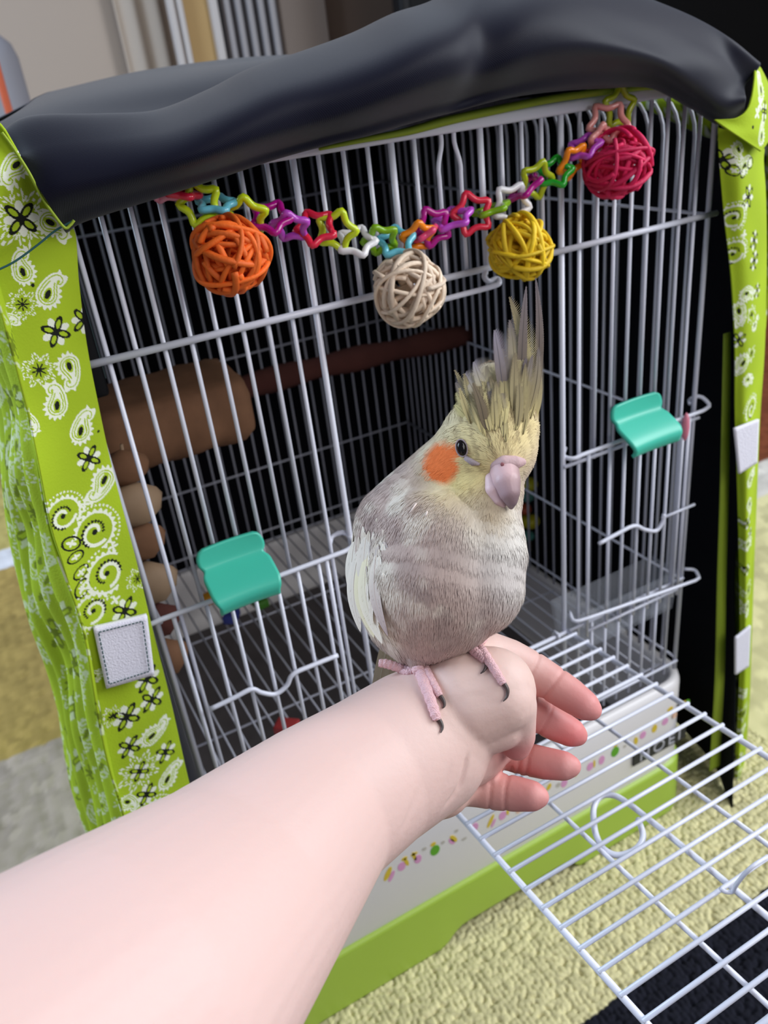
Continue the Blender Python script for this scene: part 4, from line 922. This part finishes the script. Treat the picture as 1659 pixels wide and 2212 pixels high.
for k,(a,b,c_,d_,w_,rc,tc,bd,f1,f2) in enumerate(CR):
    w_*=1.25
    r0,_=bh(a,b); sh=-0.28 if k<6 else (-0.12 if k<18 else 0.0); r0=r0+vd*(sh+0.02*(k%5)); dpt=(RM@(r0-CAM))[2]
    plume(r0,at(c_,d_,dpt+(0.5 if k<18 else 0.25)),w_,'crest_feather',bird,rc,tc,bd,30,1,None,f1,f2)
# short feathers lying on the forehead, lower crest
for k in range(46):
    a=random.uniform(1010,1148); b=random.uniform(868,965)
    if a<1040 and b>935: continue
    r0,n_=bh(a,b); r0=r0+n_*0.04; dpt=(RM@(r0-CAM))[2]; up=75*random.uniform(0.7,1.1); lean=(a-1100)*0.28
    e=at(a+lean+random.uniform(-5,5),b-up,dpt+0.35); e=e+0*n_
    plume(r0,e,random.uniform(13,20),'forehead_feather',bird,YEL,random.choice([OLV,OLV,YEL,(168,152,112)]),random.uniform(-.04,.04),10,1,None,.8,.8,0.8)
# wing on the left side: long pale flight feathers with grey edge, and short coverts
def wf(a,b,c_,d_,dep,w_,rc,tc,bd=0.0,nr=None):
    r0=bh(a,b)[0]; mx,my=a+(c_-a)*0.45,b+(d_-b)*0.45; m0=bh(mx,my)[0]
    dr=(RM@(r0-CAM))[2]-0.1; dm=(RM@(m0-CAM))[2]-0.25; dt=dm+(dm-dr)*1.0+0.2
    plume(at(a,b,dr),at(c_,d_,max(dt,dm)),w_,'wing_feather',bird,rc,tc,bd,22,1,nr,.25,.25,0.95)
WH=(226,216,202); CRM=(226,216,184)
nw=vd*0.75-RIV*0.6
for q_ in [(775,1190,779,1366,32.6,44,WH,WH,-0.05),(785,1200,808,1378,32.2,50,CRM,CRM,-0.05),(795,1190,826,1392,31.9,46,CRM,WH,-0.08),(775,1230,772,1330,32.3,38,WH,(190,180,176),-0.02),(812,1200,838,1375,31.9,34,WH,(170,150,148),-0.06),(765,1170,762,1300,32.7,40,WH,WH,0.0),(790,1160,790,1290,32.0,46,(214,204,192),WH,0.0)]: wf(*q_,nr=nw)
for k in range(34):
    a=random.uniform(765,835);b=random.uniform(1120,1290); r0,n_=bh(a,b)
    plume(r0+n_*0.05,at(a+random.uniform(-4,8),b+random.uniform(50,70),(RM@(r0-CAM))[2]-0.12),random.uniform(18,26),'wing_covert',bird,random.choice([(200,186,170),WH,(178,164,160)]),random.choice([WH,(214,204,190)]),0,8,1,n_,.5,.5,0.9)
# right wing tip showing beyond the belly
for (a,b,c_,d_,dd,w_,rc,tc) in [(1090,1265,1070,1338,33.4,36,(176,160,162),(150,136,140)),(1102,1255,1092,1320,33.3,32,(190,176,176),(176,160,164)),(1110,1245,1108,1302,33.2,26,WH,(180,168,170))]: plume(at(a,b,dd),at(c_,d_,dd),w_,'wing_feather',bird,rc,tc,0.0,16,1,vd,.6,.6,0.9)
# tail behind the arm
for k in range(5): plume(at(850+k*7,1330,34.2),at(800+k*9,1560,36.6),40,'tail_feather',bird,(176,170,140),(150,146,136),0.0,16,1,None,.1,.1,0.95)
# two pin feather sheaths on the breast
for a,b,c_,d_ in ((888,1112,903,1092),(921,1119,925,1109)):
    r0,n_=bh(a,b); r1,_=bh(c_,d_); V,F=tube([r0+n_*0.13,r1+n_*0.16],[0.025,0.035],6); mesh('pin_feather',V,F,mat('keratin_sheath',(232,214,206),0.4),bird)
# feet: toes lie on the skin of the arm
def toe(pts,par,lift=0.0,name='toe'):
    P=[];R=[]
    for a,b,r_ in pts:
        h,n_=hit(bv,a,b)
        if h is None: h=at(a,b,32.3); n_=vd
        rr=r_*27.5/FPX; P.append(h-ray(a,b)/np.linalg.norm(ray(a,b))*(rr*0.8+lift)); R.append(rr)
    Q=spline(np.c_[np.array(P),R],34); rad=Q[:,3]*(1+0.07*np.sin(np.arange(34)*1.5))
    V,F=tube(Q[:,:3],rad,10); return mesh(name,V,F,M_foot,par),Q
def claw(pts,par,lift=0.1):
    P=[];
    for a,b in pts:
        h,n_=hit(bv,a,b)
        if h is None: h=at(a,b,32.3)
        P.append(h-ray(a,b)/np.linalg.norm(ray(a,b))*lift)
    Q=spline(P,14); V,F=tube(Q,[0.095*(1-0.8*(i/13.0)**1.4) for i in range(14)],8); return mesh('claw',V,F,M_claw,par)
f1,_=toe([(908,1400,22),(905,1420,19),(900,1437,18),(905,1450,15)],bird,0.25,'foot'); tag(f1,'left pink scaly foot')
toe([(903,1438,16),(913,1465,15),(922,1490,14),(933,1520,13),(941,1545,12),(945,1556,9)],f1)
toe([(915,1440,13),(928,1465,12),(942,1490,11),(950,1504,9)],f1)
toe([(905,1446,14),(880,1446,13),(855,1440,12),(835,1434,12),(818,1432,10)],f1)
toe([(895,1448,10),(880,1452,9),(862,1447,8),(850,1440,7)],f1)
claw([(943,1548),(952,1560),(956,1572),(952,1583)],f1); claw([(950,1502),(958,1514),(960,1524),(956,1530)],f1)
f2,_=toe([(1000,1375,20),(1012,1385,17),(1024,1397,15)],bird,0.25,'foot'); tag(f2,'right pink scaly foot')
toe([(1022,1385,14),(1040,1405,13),(1056,1428,12),(1072,1452,11),(1088,1478,9)],f2)
toe([(1005,1388,13),(1022,1404,13),(1040,1418,12),(1048,1428,9)],f2)
toe([(1025,1388,12),(1032,1378,11),(1038,1366,10)],f2); toe([(1028,1390,9),(1040,1388,8),(1048,1380,7)],f2)
claw([(1088,1476),(1096,1490),(1095,1505),(1087,1515)],f2); claw([(1047,1420),(1051,1435),(1046,1448),(1038,1455)],f2)
